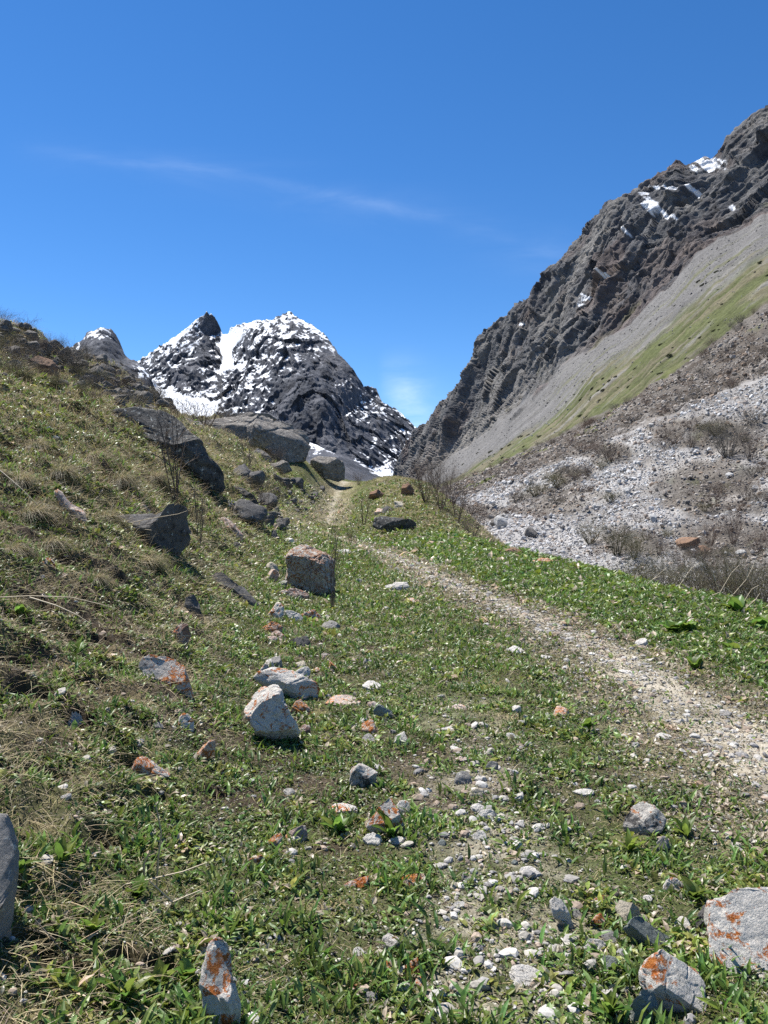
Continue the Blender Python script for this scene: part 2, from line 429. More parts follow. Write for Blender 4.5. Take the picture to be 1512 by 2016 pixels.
# ================================================================ far side of the valley (right)
def curve(pts, x):
    a = np.array(pts, float); return np.interp(x, a[:, 0], a[:, 1])
SKYL = [(700,1000),(762,952),(775,930),(790,890),(805,862),(820,843),(850,815),(880,780),(905,745),(930,705),(945,665),(975,640),(1008,604),(1012,596),(1040,575),(1078,546),(1095,515),(1130,475),(1165,440),(1200,398),(1240,385),(1270,362),(1300,345),(1335,319),(1352,327),(1400,312),(1420,290),(1430,268),(1455,243),(1480,216),(1495,208),(1512,200),(1600,128),(1700,55),(1900,-80)]
CLIFF = [(700,1006),(775,962),(815,949),(880,905),(984,829),(1029,790),(1073,752),(1148,693),(1233,640),(1307,575),(1367,498),(1432,462),(1512,414),(1700,300),(1900,180)]
GTOP = [(700,1012),(800,972),(860,955),(919,928),(959,897),(1078,822),(1183,717),(1257,670),(1342,605),(1407,548),(1476,505),(1512,480),(1700,360),(1900,235)]
GBOT = [(700,1020),(800,985),(860,965),(914,941),(999,906),(1108,852),(1208,802),(1307,742),(1382,690),(1456,628),(1512,593),(1700,480),(1900,370)]
SHRB = [(700,1035),(800,1015),(860,998),(909,979),(1009,944),(1108,909),(1183,879),(1282,835),(1357,800),(1512,740),(1700,660),(1900,570)]
LOWR = [(700,1060),(800,1050),(900,1075),(1000,1130),(1200,1215),(1512,1300),(1900,1400)]
NEAR = [(700,1100),(800,1110),(900,1200),(1000,1330),(1200,1500),(1512,1700),(1900,1900)]
DEP = { # distance along each curve
 'S': [(700,1500),(780,1250),(880,1020),(1000,860),(1200,710),(1335,650),(1512,610),(1900,560)],
 'C': [(700,1350),(790,1100),(815,1000),(984,650),(1073,560),(1233,480),(1367,430),(1512,420),(1900,400)],
 'T': [(700,1200),(800,850),(919,480),(1078,400),(1183,370),(1342,340),(1512,320),(1900,300)],
 'B': [(700,1100),(800,790),(914,420),(999,360),(1108,320),(1208,290),(1307,270),(1382,260),(1512,250),(1900,235)],
 'H': [(700,400),(800,240),(909,172),(1009,152),(1108,142),(1200,136),(1282,132),(1400,130),(1512,130),(1900,130)],
 'L': [(700,130),(800,100),(900,85),(1000,70),(1200,55),(1512,45),(1900,42)],
 'N': [(700,90),(800,65),(900,50),(1000,38),(1200,30),(1512,22),(1900,20)]}
NCm = 620
pxs = np.linspace(730, 1880, NCm)
jag = fbm(np.stack([pxs / 26, pxs * 0, pxs * 0], -1), 5, 41, .60) * 6 * smooth(770, 850, pxs)
rowsP = [curve(NEAR, pxs), curve(LOWR, pxs), curve(SHRB, pxs), curve(GBOT, pxs), curve(GTOP, pxs), curve(CLIFF, pxs), curve(SKYL, pxs) + jag]
rowsD = [curve(DEP[k], pxs) for k in 'NLHBTCS']
wob_ = lambda s, a: fbm(np.stack([pxs / 60, pxs * 0 + s, pxs * 0], -1), 4, 43) * a
rowsP[5] = rowsP[5] + wob_(1, 20) * smooth(820, 1000, pxs); rowsP[4] = rowsP[4] + wob_(2, 13) * smooth(820, 1000, pxs); rowsP[3] = rowsP[3] + wob_(3, 12) * smooth(820, 1000, pxs); rowsP[2] = rowsP[2] + wob_(4, 14) * smooth(820, 1000, pxs)
rowsP.append(rowsP[6] + 60); rowsD.append(rowsD[6] * 1.18)
counts = [26, 170, 95, 90, 80, 330, 24]
Pm, Dm, Tm = [], [], []
for k, c in enumerate(counts):
    t = (np.arange(c) / c)[:, None]
    Pm.append(rowsP[k] * (1 - t) + rowsP[k + 1] * t); Dm.append(np.exp(np.log(rowsD[k]) * (1 - t) + np.log(rowsD[k + 1]) * t)); Tm.append(np.full((c, NCm), k) + t)
Pm = np.concatenate(Pm + [rowsP[-1][None]]); Dm = np.concatenate(Dm + [rowsD[-1][None]]); Tm = np.concatenate(Tm + [np.full((1, NCm), 7.0)])
PXm = np.broadcast_to(pxs, Pm.shape)
# soften kinks of distance between bands
for _ in range(10):
    Dm[1:-30] = np.exp((np.log(Dm[:-31]) + 2 * np.log(Dm[1:-30]) + np.log(Dm[2:-29])) / 4)
W = pt(PXm, Pm, Dm)
q = W.copy()
cliff = smooth(4.92, 5.1, Tm) * (1 - smooth(6.0, 6.5, Tm))
nrm = np.array([-.78, -.32, .54])
# buttresses and gullies run down the fall line: compress noise along it
fall = np.array([-.62, .05, -.78]); fall /= np.linalg.norm(fall)
al = q @ fall
qs = q - al[..., None] * fall * .62
qs = qs + 14 * np.stack([fbm(q / 55, 3, 61), fbm(q / 55, 3, 62), fbm(q / 55, 3, 63)], -1)
big = ridged(qs / 85, 6, 51, .55) - .35
med = ridged(qs / 26, 5, 53, .6) - .35
w1, w2, wc = worley(qs / 17, 5)
w3, w4, wd = worley(qs / 6.5, 6)
edgef = smooth(4.9, 5.35, Tm) * (1 - .75 * smooth(5.75, 6.0, Tm))
qa = np.stack([q @ np.array([.35, .9, .25]) / 1.0, q @ np.array([-.75, .1, .65]) * .55, q @ np.array([.55, -.4, .72]) * .8], -1)
ac = q @ np.array([.12, .98, .1]) + 9 * fbm(q / 40, 3, 64); dn = q @ np.array([.78, .1, -.62])
rib = 15 * (ridged(np.stack([ac / 62, al / 420, dn / 300], -1), 4, 65, .5) - .4) * edgef + 7 * (ridged(np.stack([ac / 19, al / 150, dn / 150], -1), 4, 66, .5) - .4)
huge = ridged(np.stack([ac / 150, al / 620, dn / 500], -1), 3, 67, .5) - .4
disp = cliff * (30 * huge * edgef + 5 * big * edgef + 1.5 * med + rib * .75 + 7 * facets(qa / 46, 3, .9) * edgef + 3.2 * facets(qa / 16, 4, .9) + 1.5 * facets(qa / 6, 5, 1.0) + .7 * fbm(q / 3, 3, 57))
# outcrops within the upper scree and turf
oc = smooth(.18, .34, fbm(qs / 60, 4, 71) - .35 * np.abs(Tm - 4.7) / .6) * smooth(3.9, 4.2, Tm) * (1 - cliff)
disp = disp + oc * (5 + 9 * med)
scree = smooth(3.9, 4.1, Tm) * (1 - smooth(4.9, 5.05, Tm))
turfm = smooth(2.97, 3.05, Tm) * (1 - smooth(3.9, 4.1, Tm))
band = smooth(1.95, 2.1, Tm) * (1 - smooth(2.95, 3.05, Tm))
grav = 1 - smooth(1.9, 2.05, Tm)
rill = fbm(np.stack([(q @ np.array([.1, .99, .05])) / 5, al / 60, al * 0], -1), 4, 73)
disp = disp + (scree + turfm) * (1.0 * rill + .5 * fbm(q / 4, 3, 75)) + band * (1.6 * fbm(q / 7, 4, 77) + .7 * (worley(q / 2.2, 8)[2] - .5)) 
disp = disp + grav * (1.6 * fbm(q / 11, 4, 79) + .5 * fbm(q / 2, 3, 80))
W = W + disp[..., None] * nrm
EN = W
# material colours
fine = fbm(q / 2.2, 4, 81); mid = fbm(q / 14, 4, 83); bigc = fbm(q / 70, 3, 84)
rock = mix(np.broadcast_to(np.array([.086, .087, .092]), q.shape), np.array([.145, .142, .138]), smooth(-.3, .5, mid + .3 * fine))
rock = mix(rock, np.array([.13, .088, .072]), smooth(.05, .4, fbm(q / 95, 4, 184) + .3 * mid) * .45)
rock = mix(rock, np.array([.205, .195, .18]), smooth(.1, .45, fbm(qs / 48, 4, 185)) * .6)
rock = mix(rock, np.array([.05, .05, .056]), smooth(.15, .5, -mid + .5 * fbm(qs / 9, 4, 85)) * .6)
lowc = 1 - smooth(5.1, 5.7, Tm + .35 * bigc)
rock = mix(rock, np.array([.22, .205, .185]), lowc * smooth(-.3, .4, fbm(qs / 20, 5, 86) + .2) * smooth(1250, 900, PXm) * .8)
scr = mix(np.broadcast_to(np.array([.17, .164, .157]), q.shape), np.array([.108, .104, .10]), smooth(-.4, .4, rill + .4 * fine))
grs = mix(np.broadcast_to(np.array([.082, .092, .036]), q.shape), np.array([.130, .116, .074]), smooth(-.2, .3, fbm(q / 22, 5, 87, .6) + .5 * rill))
grs = mix(grs, np.array([.18, .17, .15]), smooth(.12, .45, fbm(np.stack([(q @ np.array([.1, .99, .05])) / 9, al / 45, al * 0], -1), 4, 88) + .25 * (Tm - 3.4)))
bnd = mix(np.broadcast_to(np.array([.125, .112, .098]), q.shape), np.array([.075, .062, .050]), smooth(-.15, .3, fbm(q / 16, 4, 89)))
bnd = mix(bnd, np.array([.24, .225, .21]), smooth(.2, .5, fbm(q / 22, 4, 90) + .4 * fine - .25 * (Tm - 2)))
bnd = mix(bnd, np.array([.09, .1, .035]), smooth(.25, .5, fbm(q / 18, 3, 91) + .35 * (Tm - 2.6)))
gcl = mix(np.broadcast_to(np.array([.335, .322, .308]), q.shape), np.array([.24, .225, .21]), smooth(-.2, .4, fbm(q / 9, 4, 92) + .4 * fine))
# dark soil islands and the brown right-hand rubble between the pale debris flows
isl = [(1090,985,95,42),(940,1010,60,22),(1190,890,75,26),(1400,960,150,70),(1440,1070,120,60),(1250,1075,90,30),(1380,850,120,40),(1130,935,40,18),(1480,900,90,80)]
im = np.zeros(Tm.shape); PYm = Pm
n5 = fbm(np.stack([PXm / 45, PYm / 26, Tm * 0], -1), 4, 93)
for cx_, cy_, rx_, ry_ in isl:
    im = np.maximum(im, 1 - smooth(.55, 1.15, np.hypot((PXm - cx_) / rx_, (PYm - cy_) / ry_) + .55 * n5))
gcl = mix(gcl, mix(np.broadcast_to(np.array([.115, .098, .078]), q.shape), np.array([.085, .085, .035]), smooth(.1, .5, n5)), im * smooth(-.5, .2, fbm(q / 6, 4, 99) + .15) * .8)
C = gcl
C = mix(C, bnd, smooth(1.93, 2.08, Tm + .12 * mid))
rag = fbm(np.stack([(q @ np.array([.1, .99, .05])) / 10, al / 70, al * 0], -1), 5, 188, .6)
C = mix(C, grs, smooth(2.90, 3.10, Tm + .16 * mid + .22 * rag))
C = mix(C, scr, smooth(3.70, 4.12, Tm + .45 * rag + .2 * fbm(qs / 22, 4, 94) + .12 * rill))
C = mix(C, np.array([.11, .112, .055]), smooth(.12, .4, rag + .3 * fbm(q / 20, 4, 194)) * smooth(3.9, 4.1, Tm) * (1 - smooth(4.5, 4.9, Tm)) * .7 * smooth(1000, 1150, PXm))
C = mix(C, np.array([.085, .08, .078]), smooth(.25, .5, fbm(np.stack([(q @ np.array([.1, .99, .05])) / 4, al / 30, al * 0], -1), 4, 195)) * scree * .5)
C = mix(C, rock, np.maximum(smooth(4.94, 5.0, Tm + .12 * fbm(qs / 20, 3, 95)), smooth(.3, .6, oc)))
grn = smooth(.2, .5, fbm(q / 30, 4, 96) - 1.1 * np.abs(Tm - 5.12)) * smooth(880, 1000, PXm)
C = mix(C, np.array([.13, .125, .07]), grn * .55)
# snow lying in high gullies and ledges
snow_pts = [(1395,322,30,16),(1372,335,18,8),(1345,384,40,8),(1305,425,16,16),(1290,408,22,9),(1322,432,16,6),(1140,575,14,9),(1205,553,9,4),(1068,580,16,8),(1130,588,10,5),(1490,288,8,6),(1445,412,6,5),(1258,480,6,5),(1195,528,8,3),(1030,640,8,3),(1240,437,10,4),(1300,380,40,5)]
sm = np.zeros(Tm.shape); n6 = fbm(np.stack([PXm / 14, PYm / 9, Tm * 0], -1), 4, 97)
for cx_, cy_, rx_, ry_ in snow_pts:
    sm = np.maximum(sm, 1 - smooth(.75, 1.0, np.hypot((PXm - cx_) / rx_, (PYm - cy_) / ry_) + 1.1 * n6 + .25))
C = mix(C, np.array([.84, .86, .89]), sm * smooth(5, 5.2, Tm))
snowtop = smooth(.38, .5, n6 + .3 * fine) * (1 - smooth(0, 16, np.abs(PYm - curve(SKYL, PXm) - 5))) * smooth(1200, 1250, PXm) * (1 - smooth(1440, 1460, PXm))
C = mix(C, np.array([.84, .86, .89]), snowtop * .9)
C = np.clip(C * (1 + .34 * fine + .30 * rill + .25 * (wd - .5))[..., None], .01, .9)
m_far = col_mat('valley_side', .95, .12, .9, .22, .6, .8, 1.2)
m_cliff = col_mat('cliff_rock', .95, .12, .35, .25, .9, .35, 3.0)
m_grav = col_mat('debris_gravel', .95, .12, 3.5, .35, .9, 3.0, .35)
Ve = W.reshape(-1, 3); Ce = C.reshape(-1, 3); Fe = grid_faces(*Tm.shape)
tf = Tm.ravel()[Fe].mean(1)
for nm, a, b, mt, lb in [('gravel_bed', -1, 2, m_grav, 'pale grey debris gravel spread over the valley bottom'),
                         ('rubble_slope', 2, 3, m_far, 'brown rubbly slope with bare shrubs above the gravel'),
                         ('grassy_slope', 3, 4, m_far, 'green turf strip slanting down the far valley side'),
                         ('scree_slope', 4, 5, m_far, 'long grey scree slope under the dark cliff'),
                         ('mountain', 5, 9, m_cliff, 'dark craggy mountain spur rising high over the right valley side')]:
    me = submesh(nm, Ve, Fe, (tf >= a) & (tf < b), mt, Ce)
    tag(link(nm, me), lb, nm.replace('_', ' '), kind='structure')
# helpers to find a point on that surface from photo pixels
def far_point(px, py):
    j = int(np.clip(round((px - pxs[0]) / (pxs[1] - pxs[0])), 1, NCm - 2))
    sub = W[:, j - 1:j + 2].mean(1)
    prow = CY - (sub[:, 2] - EYE) / sub[:, 1] * F
    i = int(np.argmin(np.abs(prow[:-26] - py)))
    return sub[i].copy()

# ================================================================ snow peaks
def box(a, r):
    for ax in (0, 1):
        b = np.pad(a, [(r + 1, r) if k == ax else (0, 0) for k in (0, 1)], mode='edge').cumsum(ax)
        a = (np.take(b, np.arange(2 * r + 1, b.shape[ax]), ax) - np.take(b, np.arange(0, b.shape[ax] - 2 * r - 1), ax)) / (2 * r + 1)
    return a
def peak(name, label, skyl, bottom, x0, x1, ncol, nrow, dpts, spts, seed, amp, lowcol, skyjag=5):
    px = np.linspace(x0, x1, ncol)
    top = curve(skyl, px) + fbm(np.stack([px / 9, px * 0 + seed, px * 0], -1), 5, seed, .65) * skyjag
    t = np.r_[np.linspace(0, 1, nrow), 1.0 + np.arange(1, 8) * .03]
    bot = np.full(ncol, bottom) if np.isscalar(bottom) else curve(bottom, px)
    tt = np.minimum(t, 1)[:, None]
    py = bot[None] * (1 - tt) + top[None] * tt
    py = py + np.maximum(t - 1, 0)[:, None] * 400
    PX = np.broadcast_to(px, py.shape)
    dp = np.array(dpts, float)
    rb = RBF(dp[:, :2] / 100, dp[:, 2], 1e-3)
    D = rb(np.stack([PX, py], -1) / 100) * (1 + np.maximum(t - 1, 0)[:, None] * .8)
    P = pt(PX, py, D)
    fl = np.array([-.25, -.5, -.83]); al = P @ fl
    Q = P - al[..., None] * fl * .55
    Q = Q + 60 * np.stack([fbm(P / 260, 3, seed + 1), fbm(P / 260, 3, seed + 2), fbm(P / 260, 3, seed + 3)], -1)
    r1 = ridged(Q / 420, 6, seed + 4, .58) - .35; r2 = ridged(Q / 120, 5, seed + 5, .6) - .35
    wd = worley(Q / 60, seed)[2] - .5; we = worley(Q / 24, seed + 1)[2] - .5
    fine = fbm(Q / 22, 4, seed + 6)
    sp_ = np.array(spts, float)
    rs = RBF(sp_[:, :2] / 100, sp_[:, 2], 3e-3)
    S = rs(np.stack([PX, py], -1) / 100)
    pure = smooth(.85, 1.0, S); S = np.where(pure > .01, S, S * .62 - .04)
    ed = (1 - .85 * smooth(.82, 1.0, t))[:, None]
    Qa = np.stack([P @ np.array([.9, .3, .3]), P @ np.array([-.3, .5, .8]) * .5, P @ np.array([.3, -.8, .5])], -1)
    wv = 90 * fbm(P / 420, 3, seed + 21); A1 = P @ np.array([.92, .1, .38]) + wv; A2 = P @ np.array([.80, .1, -.58]) + wv; UP = P @ np.array([-.3, .5, .8])
    rib = np.maximum(ridged(np.stack([A1 / 210, UP / 1100, P[..., 1] / 900], -1), 4, seed + 22), ridged(np.stack([A2 / 240, UP / 1100, P[..., 1] / 900], -1), 4, seed + 23)) - .5
    rib2 = ridged(np.stack([A1 / 55, UP / 380, P[..., 1] / 400], -1), 4, seed + 24) - .4
    dis = (1 - .85 * pure) * amp * (r1 * 26 * ed + r2 * 9 * ed + rib * 34 * ed + rib2 * 17 * ed + 26 * facets(Qa / 170, seed + 3, .9) * ed + 13 * facets(Qa / 60, seed + 5, .9) * ed + 6 * facets(Qa / 25, seed + 6, .9) + fine * 2.5)
    n = np.array([-.1, -.86, .5]); P = P + dis[..., None] * n
    # slope facing up and to the left keeps snow
    gx_ = np.gradient(P, axis=1); gy_ = np.gradient(P, axis=0); nn = np.cross(gx_, gy_); nn /= np.linalg.norm(nn, axis=-1, keepdims=True) + 1e-9
    up = nn[..., 2] - .25 * nn[..., 0]
    ns = fbm(Q / 44, 6, seed + 8, .65); nz = fbm(P / np.array([30, 30, 14]), 4, seed + 9)
    for _ in range(3):
        up[1:-1, 1:-1] = (up[:-2, 1:-1] + up[2:, 1:-1] + up[1:-1, :-2] + up[1:-1, 2:] + 2 * up[1:-1, 1:-1]) / 6
    g1 = P @ np.array([.8, 0, .6]); g2 = P @ np.array([-.6, 0, .8]); g3 = P[..., 1]
    dl = ridged(np.stack([g1 / 140, g2 / 22, g3 / 200], -1), 4, seed + 12) - .35; dr = ridged(np.stack([(P @ np.array([.8, 0, -.6])) / 130, (P @ np.array([.6, 0, .8])) / 20, g3 / 200], -1), 4, seed + 13) - .35
    S = np.where(pure > .01, np.maximum(S, pure), S)
    f_ = 1.0 * np.clip(up - box(up, 22), -.4, .4) + .25 * np.clip(box(up, 22) - np.median(up), -.4, .4) + .42 * ns + .16 * nz + .55 * np.maximum(dl, dr) - .35 * rib2
    u_ = np.empty(f_.size); u_[np.argsort(f_.ravel())] = np.linspace(0, 1, f_.size); u_ = u_.reshape(f_.shape)
    sn = np.maximum(smooth(-.035, .035, S - (1 - u_)) * smooth(.0, .06, S), smooth(.3, .9, pure))
    Ps = P.copy()                                   # snow fills the small hollows of the rock
    for _ in range(4):
        Ps[1:-1, 1:-1] = (Ps[:-2, 1:-1] + Ps[2:, 1:-1] + Ps[1:-1, :-2] + Ps[1:-1, 2:] + Ps[1:-1, 1:-1]) / 5
    ws = sn.copy(); ws[int(nrow * .965):] *= .2
    lo = np.ones_like(ws) * .10; ws = np.maximum(ws, lo)
    P = P * (1 - .6 * ws[..., None]) + Ps * .6 * ws[..., None]
    md = fbm(Q / 90, 4, seed + 10)
    rk = mix(np.broadcast_to(np.array([.060, .066, .080]), P.shape), np.array([.105, .107, .12]), smooth(-.3, .5, md + .4 * fine))  # blue cast in the rock colour stands in for distance haze
    rk = mix(rk, np.array([.038, .041, .05]), smooth(.05, .5, -md + .5 * nz))
    if lowcol is not None:
        rk = mix(rk, lowcol, smooth(.7, .95, 1 - tt) * .5 * np.ones_like(md))
    Cc = mix(rk * (1 + .3 * fine)[..., None], np.array([.86, .88, .91]), sn)
    Cc = np.clip(Cc, .01, .92)
    me = mesh(name, P.reshape(-1, 3), grid_faces(*py.shape), np.full((py.shape[0] - 1) * (ncol - 1), 4), m_peak, Cc.reshape(-1, 3))
    return tag(link(name, me), label, 'mountain', kind='structure')
m_peak = col_mat('peak_rock_and_snow', .9, .15, .06, .12, .7, .06, 12)
SK_MAIN = [(180,800),(240,740),(274,709),(295,694),(317,679),(350,659),(374,639),(397,620),(407,614),(423,623),(433,643),(437,657),(450,656),(453,646),(466,638),(482,635),(498,632),(534,630),(554,620),(570,612),(589,626),(613,638),(637,656),(653,675),(665,695),(681,711),(693,723),(716,759),(740,763),(752,790),(780,804),(804,826),(819,842),(835,870),(860,930),(960,1000)]
D_MAIN = [(407,614,4620),(570,613,4150),(443,655,4560),(443,690,4400),(420,760,3960),(350,785,3800),(274,715,4450),(330,740,4120),(400,700,4330),(340,680,4420),(400,745,4050),(300,800,3800),(500,650,4080),(480,740,3800),(560,740,3480),(600,850,3050),(520,820,3280),(640,680,3820),(690,740,3600),(740,900,3050),(720,830,3350),(705,800,3480),(760,800,3620),(819,842,3600),(640,800,3120),(640,930,2750),(450,900,3000),(300,950,3100),(800,930,3050),(660,770,3330),(940,1000,3000),(200,900,3500)]
S_MAIN = [(407,622,.55),(395,645,.72),(412,650,.5),(430,645,.12),(420,668,.35),(425,700,.30),(440,740,.6),(464,690,.55),(350,690,.70),(310,700,.60),(330,735,.30),(355,740,.14),(400,730,.25),(447,662,1.3),(443,690,1.25),(436,722,1.1),(480,690,.66),(460,760,.66),(470,790,.5),(520,670,.58),(500,730,.62),(570,640,.52),(540,660,.55),(620,670,.32),(600,720,.12),(600,760,.08),(550,740,.12),(520,770,.25),(560,820,.1),(650,820,.04),(630,760,.05),(640,700,.14),(680,745,.12),(700,790,.66),(712,815,.62),(735,830,.22),(790,830,.30),(740,780,.24),(770,870,.2),(720,880,.12),(345,785,1.3),(390,788,1.05),(320,778,1.25),(360,765,.5),(400,765,.4),(420,775,.75),(665,860,-.1),(760,900,.5),(755,925,.85),(740,880,.25),(600,880,.0),(690,840,.05),(450,860,.3),(300,870,.5)]
peak('snow_mountain', 'broad snow streaked rock mountain with a white couloir between its two summits', SK_MAIN, 990, 190, 930, 620, 380, D_MAIN, S_MAIN, 111, 1.0, None, 6)
SK_LEFT = [(20,760),(80,712),(122,688),(142,680),(162,669),(172,654),(185,648),(198,643),(218,648),(228,657),(238,678),(247,700),(258,710),(268,708),(274,715),(288,726),(298,746),(311,779),(325,800),(350,860),(380,900)]
D_LEFT = [(198,643,2650),(122,690,2700),(60,740,2600),(250,705,2600),(190,720,2350),(230,760,2250),(280,740,2450),(311,779,2500),(200,850,2000),(300,900,2000),(60,900,2000),(360,900,2300)]
S_LEFT = [(198,650,.20),(215,655,.36),(175,690,.16),(150,685,.30),(190,700,.10),(200,730,.0),(230,690,-.1),(240,730,.1),(242,745,.4),(262,740,.2),(278,740,.28),(300,770,.05),(130,690,.28),(180,800,.0),(300,850,0),(100,800,.0)]
peak('rock_peak', 'small dark rock peak dusted with snow beyond the left hillside', SK_LEFT, 960, 20, 372, 330, 240, D_LEFT, S_LEFT, 222, .75, None, 4)
# grey scree apron below the broad mountain, left of the gap
SK_AP = [(540,850),(600,866),(625,876),(650,888),(690,903),(720,916),(745,930),(790,955),(840,985)]
D_AP = [(600,868,1500),(745,930,1350),(650,940,1000),(800,990,950),(560,1000,900)]
S_AP = [(625,878,.45),(640,885,.25),(600,866,.3),(660,910,-.1),(700,925,-.2),(750,950,-.2),(640,930,-.3),(560,960,-.3),(690,904,.3),(722,918,.5)]
o = peak('scree_apron', 'grey scree apron edged with snow at the foot of the broad mountain', SK_AP, 1000, 545, 835, 180, 90, D_AP, S_AP, 333, .04, np.array([.2, .19, .175]), 1.5)
o['category'] = 'scree slope'
# wide valley floor under everything, out to the horizon
gx0 = np.linspace(-15000, 15000, 61); gy0 = np.linspace(-6000, 24000, 61)
GX, GY = np.meshgrid(gx0, gy0)
zz = -60 + 0 * GX
me = mesh('terrain', np.stack([GX, GY, zz], -1).reshape(-1, 3), grid_faces(61, 61), np.full(3600, 4), m_far, np.tile([.17, .16, .14], (3721, 1)))
tag(link('terrain', me), 'wide valley terrain lying below the slopes and mountains', 'terrain', kind='structure')
# ================================================================ rocks
def rock_mat(name, base, second, lichen=0.0, lcol=(.40, .105, .018), black=0.0, white=0.0, scale=1.0, rough=.9):
    m, nt, out = new_mat(name); L = nt.links.new
    tc = N(nt, 'ShaderNodeTexCoord'); oi = N(nt, 'ShaderNodeObjectInfo')
    off = N(nt, 'ShaderNodeVectorMath', operation='SCALE'); off.inputs[0].default_value = (31, 17, 53); L(oi.outputs['Random'], off.inputs['Scale'])
    ad = N(nt, 'ShaderNodeVectorMath', operation='ADD'); L(tc.outputs['Object'], ad.inputs[0]); L(off.outputs[0], ad.inputs[1])
    co_ = ad.outputs[0]
    def nz(s, d=6., r=.6, dist=0.):
        n = N(nt, 'ShaderNodeTexNoise', _Scale=s * scale, _Detail=d, _Roughness=r, _Distortion=dist); L(co_, n.inputs['Vector']); return n.outputs['Fac']
    def ramp(v, a, b, lo=0., hi=1.):
        r = N(nt, 'ShaderNodeMapRange'); r.inputs['From Min'].default_value = a; r.inputs['From Max'].default_value = b
        r.inputs['To Min'].default_value = lo; r.inputs['To Max'].default_value = hi; L(v, r.inputs['Value']); return r.outputs[0]
    def mixc(f, a, b):
        x = N(nt, 'ShaderNodeMix', data_type='RGBA'); L(f, x.inputs['Factor'])
        for k, v in ((6, a), (7, b)):
            if isinstance(v, tuple): x.inputs[k].default_value = (*v, 1)
            else: L(v, x.inputs[k])
        return x.outputs[2]
    c = mixc(ramp(nz(7, 8, .65), .35, .65), base, second)
    c = mixc(ramp(nz(90, 3, .7), .50, .70, 0, .30), c, tuple(x * .45 for x in base))
    c = mixc(ramp(nz(70, 3, .7), .56, .72, 0, .38), c, tuple(min(.8, x * 1.5 + .05) for x in base))
    if white > 0: c = mixc(ramp(nz(16, 5, .7, .6), .66 - .22 * white, .72 - .22 * white, 0, .8), c, (.55, .55, .50))
    if black > 0: c = mixc(ramp(nz(14, 6, .75, .5), .66 - .25 * black, .71 - .25 * black, 0, .85), c, (.025, .024, .024))
    if lichen > 0:
        geo = N(nt, 'ShaderNodeNewGeometry'); sx = N(nt, 'ShaderNodeSeparateXYZ'); L(geo.outputs['Normal'], sx.inputs[0])
        lm = N(nt, 'ShaderNodeMath', operation='MULTIPLY_ADD'); L(sx.outputs['Z'], lm.inputs[0]); lm.inputs[1].default_value = .05; L(nz(9.5, 9, .70, 1.0), lm.inputs[2])
        k = .73 - .30 * lichen
        c = mixc(ramp(lm.outputs[0], k - .055, k - .03, 0, .55), c, (.58, .56, .50))
        msk = ramp(lm.outputs[0], k, k + .03)
        lc = mixc(ramp(nz(30, 6, .7), .38, .62), tuple(x * .75 for x in lcol), tuple(min(1, x * 1.2 + y) for x, y in zip(lcol, (.02, .05, .02))))
        brk = ramp(nz(48, 6, .8), .42, .50)
        mm = N(nt, 'ShaderNodeMath', operation='MULTIPLY'); L(msk, mm.inputs[0]); L(brk, mm.inputs[1])
        c = mixc(mm.outputs[0], c, lc)
    bs = N(nt, 'ShaderNodeBsdfPrincipled', _Roughness=rough); bs.inputs['Specular IOR Level'].default_value = .25
    L(c, bs.inputs['Base Color'])
    bp = N(nt, 'ShaderNodeBump', _Strength=1.0, _Distance=.035 / scale); L(nz(22, 9, .72), bp.inputs['Height']); L(bp.outputs[0], bs.inputs['Normal'])
    L(bs.outputs[0], out.inputs['Surface'])
    return m
RM = {
 'W': rock_mat('pale_granite', (.60, .565, .51), (.48, .45, .40), black=.1),
 'C': rock_mat('cream_granite', (.50, .45, .35), (.40, .35, .27)),
 'G': rock_mat('grey_granite', (.29, .275, .255), (.21, .20, .185), black=.25, white=.2),
 'D': rock_mat('dark_granite', (.13, .123, .115), (.085, .08, .076), black=.4, white=.15),
 'L': rock_mat('lichened_granite', (.60, .565, .51), (.47, .44, .39), lichen=.62, black=.12),
 'O': rock_mat('orange_lichened_rock', (.46, .42, .37), (.34, .30, .27), lichen=.74, black=.05),
 'A': rock_mat('rust_orange_rock', (.40, .24, .15), (.30, .16, .10), lichen=.86, lcol=(.37, .11, .022)),
 'R': rock_mat('reddish_rock', (.25, .155, .12), (.17, .11, .09), lichen=.55, lcol=(.42, .12, .05), black=.3, white=.3),
 'P': rock_mat('pinkish_rock', (.44, .33, .28), (.33, .25, .21), lichen=.6, lcol=(.5, .2, .09), white=.3),
 'Q': rock_mat('shade_blotched_granite', (.43, .40, .36), (.27, .25, .22), lichen=.42, lcol=(.28, .085, .03), black=.55),  # black blotches on pale granite stand in for shaded fronts
 'M': rock_mat('rust_banded_granite', (.36, .32, .28), (.22, .185, .16), lichen=.80, lcol=(.21, .072, .034), black=.35),
 'S': rock_mat('greenish_slate', (.25, .27, .245), (.19, .21, .195), white=.15),
 'B': rock_mat('big_weathered_boulder', (.26, .235, .205), (.135, .122, .108), black=.34, white=.32, scale=.55),
 'K': rock_mat('blackened_slab', (.115, .108, .098), (.07, .068, .064), black=.50, white=.34, scale=.6),
 'T': rock_mat('talus_grey', (.165, .15, .135), (.10, .092, .082), black=.3, white=.3, scale=.7),
 'V': rock_mat('valley_pale_rock', (.46, .45, .43), (.36, .35, .33), black=.1, scale=.25),
 'N': rock_mat('valley_brown_rock', (.30, .18, .11), (.20, .13, .09), black=.2, scale=.25),
}
import bmesh
_ico = {}
def ico(n):
    if n not in _ico:
        bm = bmesh.new(); bmesh.ops.create_icosphere(bm, subdivisions=n, radius=1)
        v = np.array([x.co[:] for x in bm.verts]); f = np.array([[x.index for x in q.verts] for q in bm.faces]); bm.free()
        _ico[n] = (v / np.linalg.norm(v, axis=1, keepdims=True), f)
    return _ico[n]

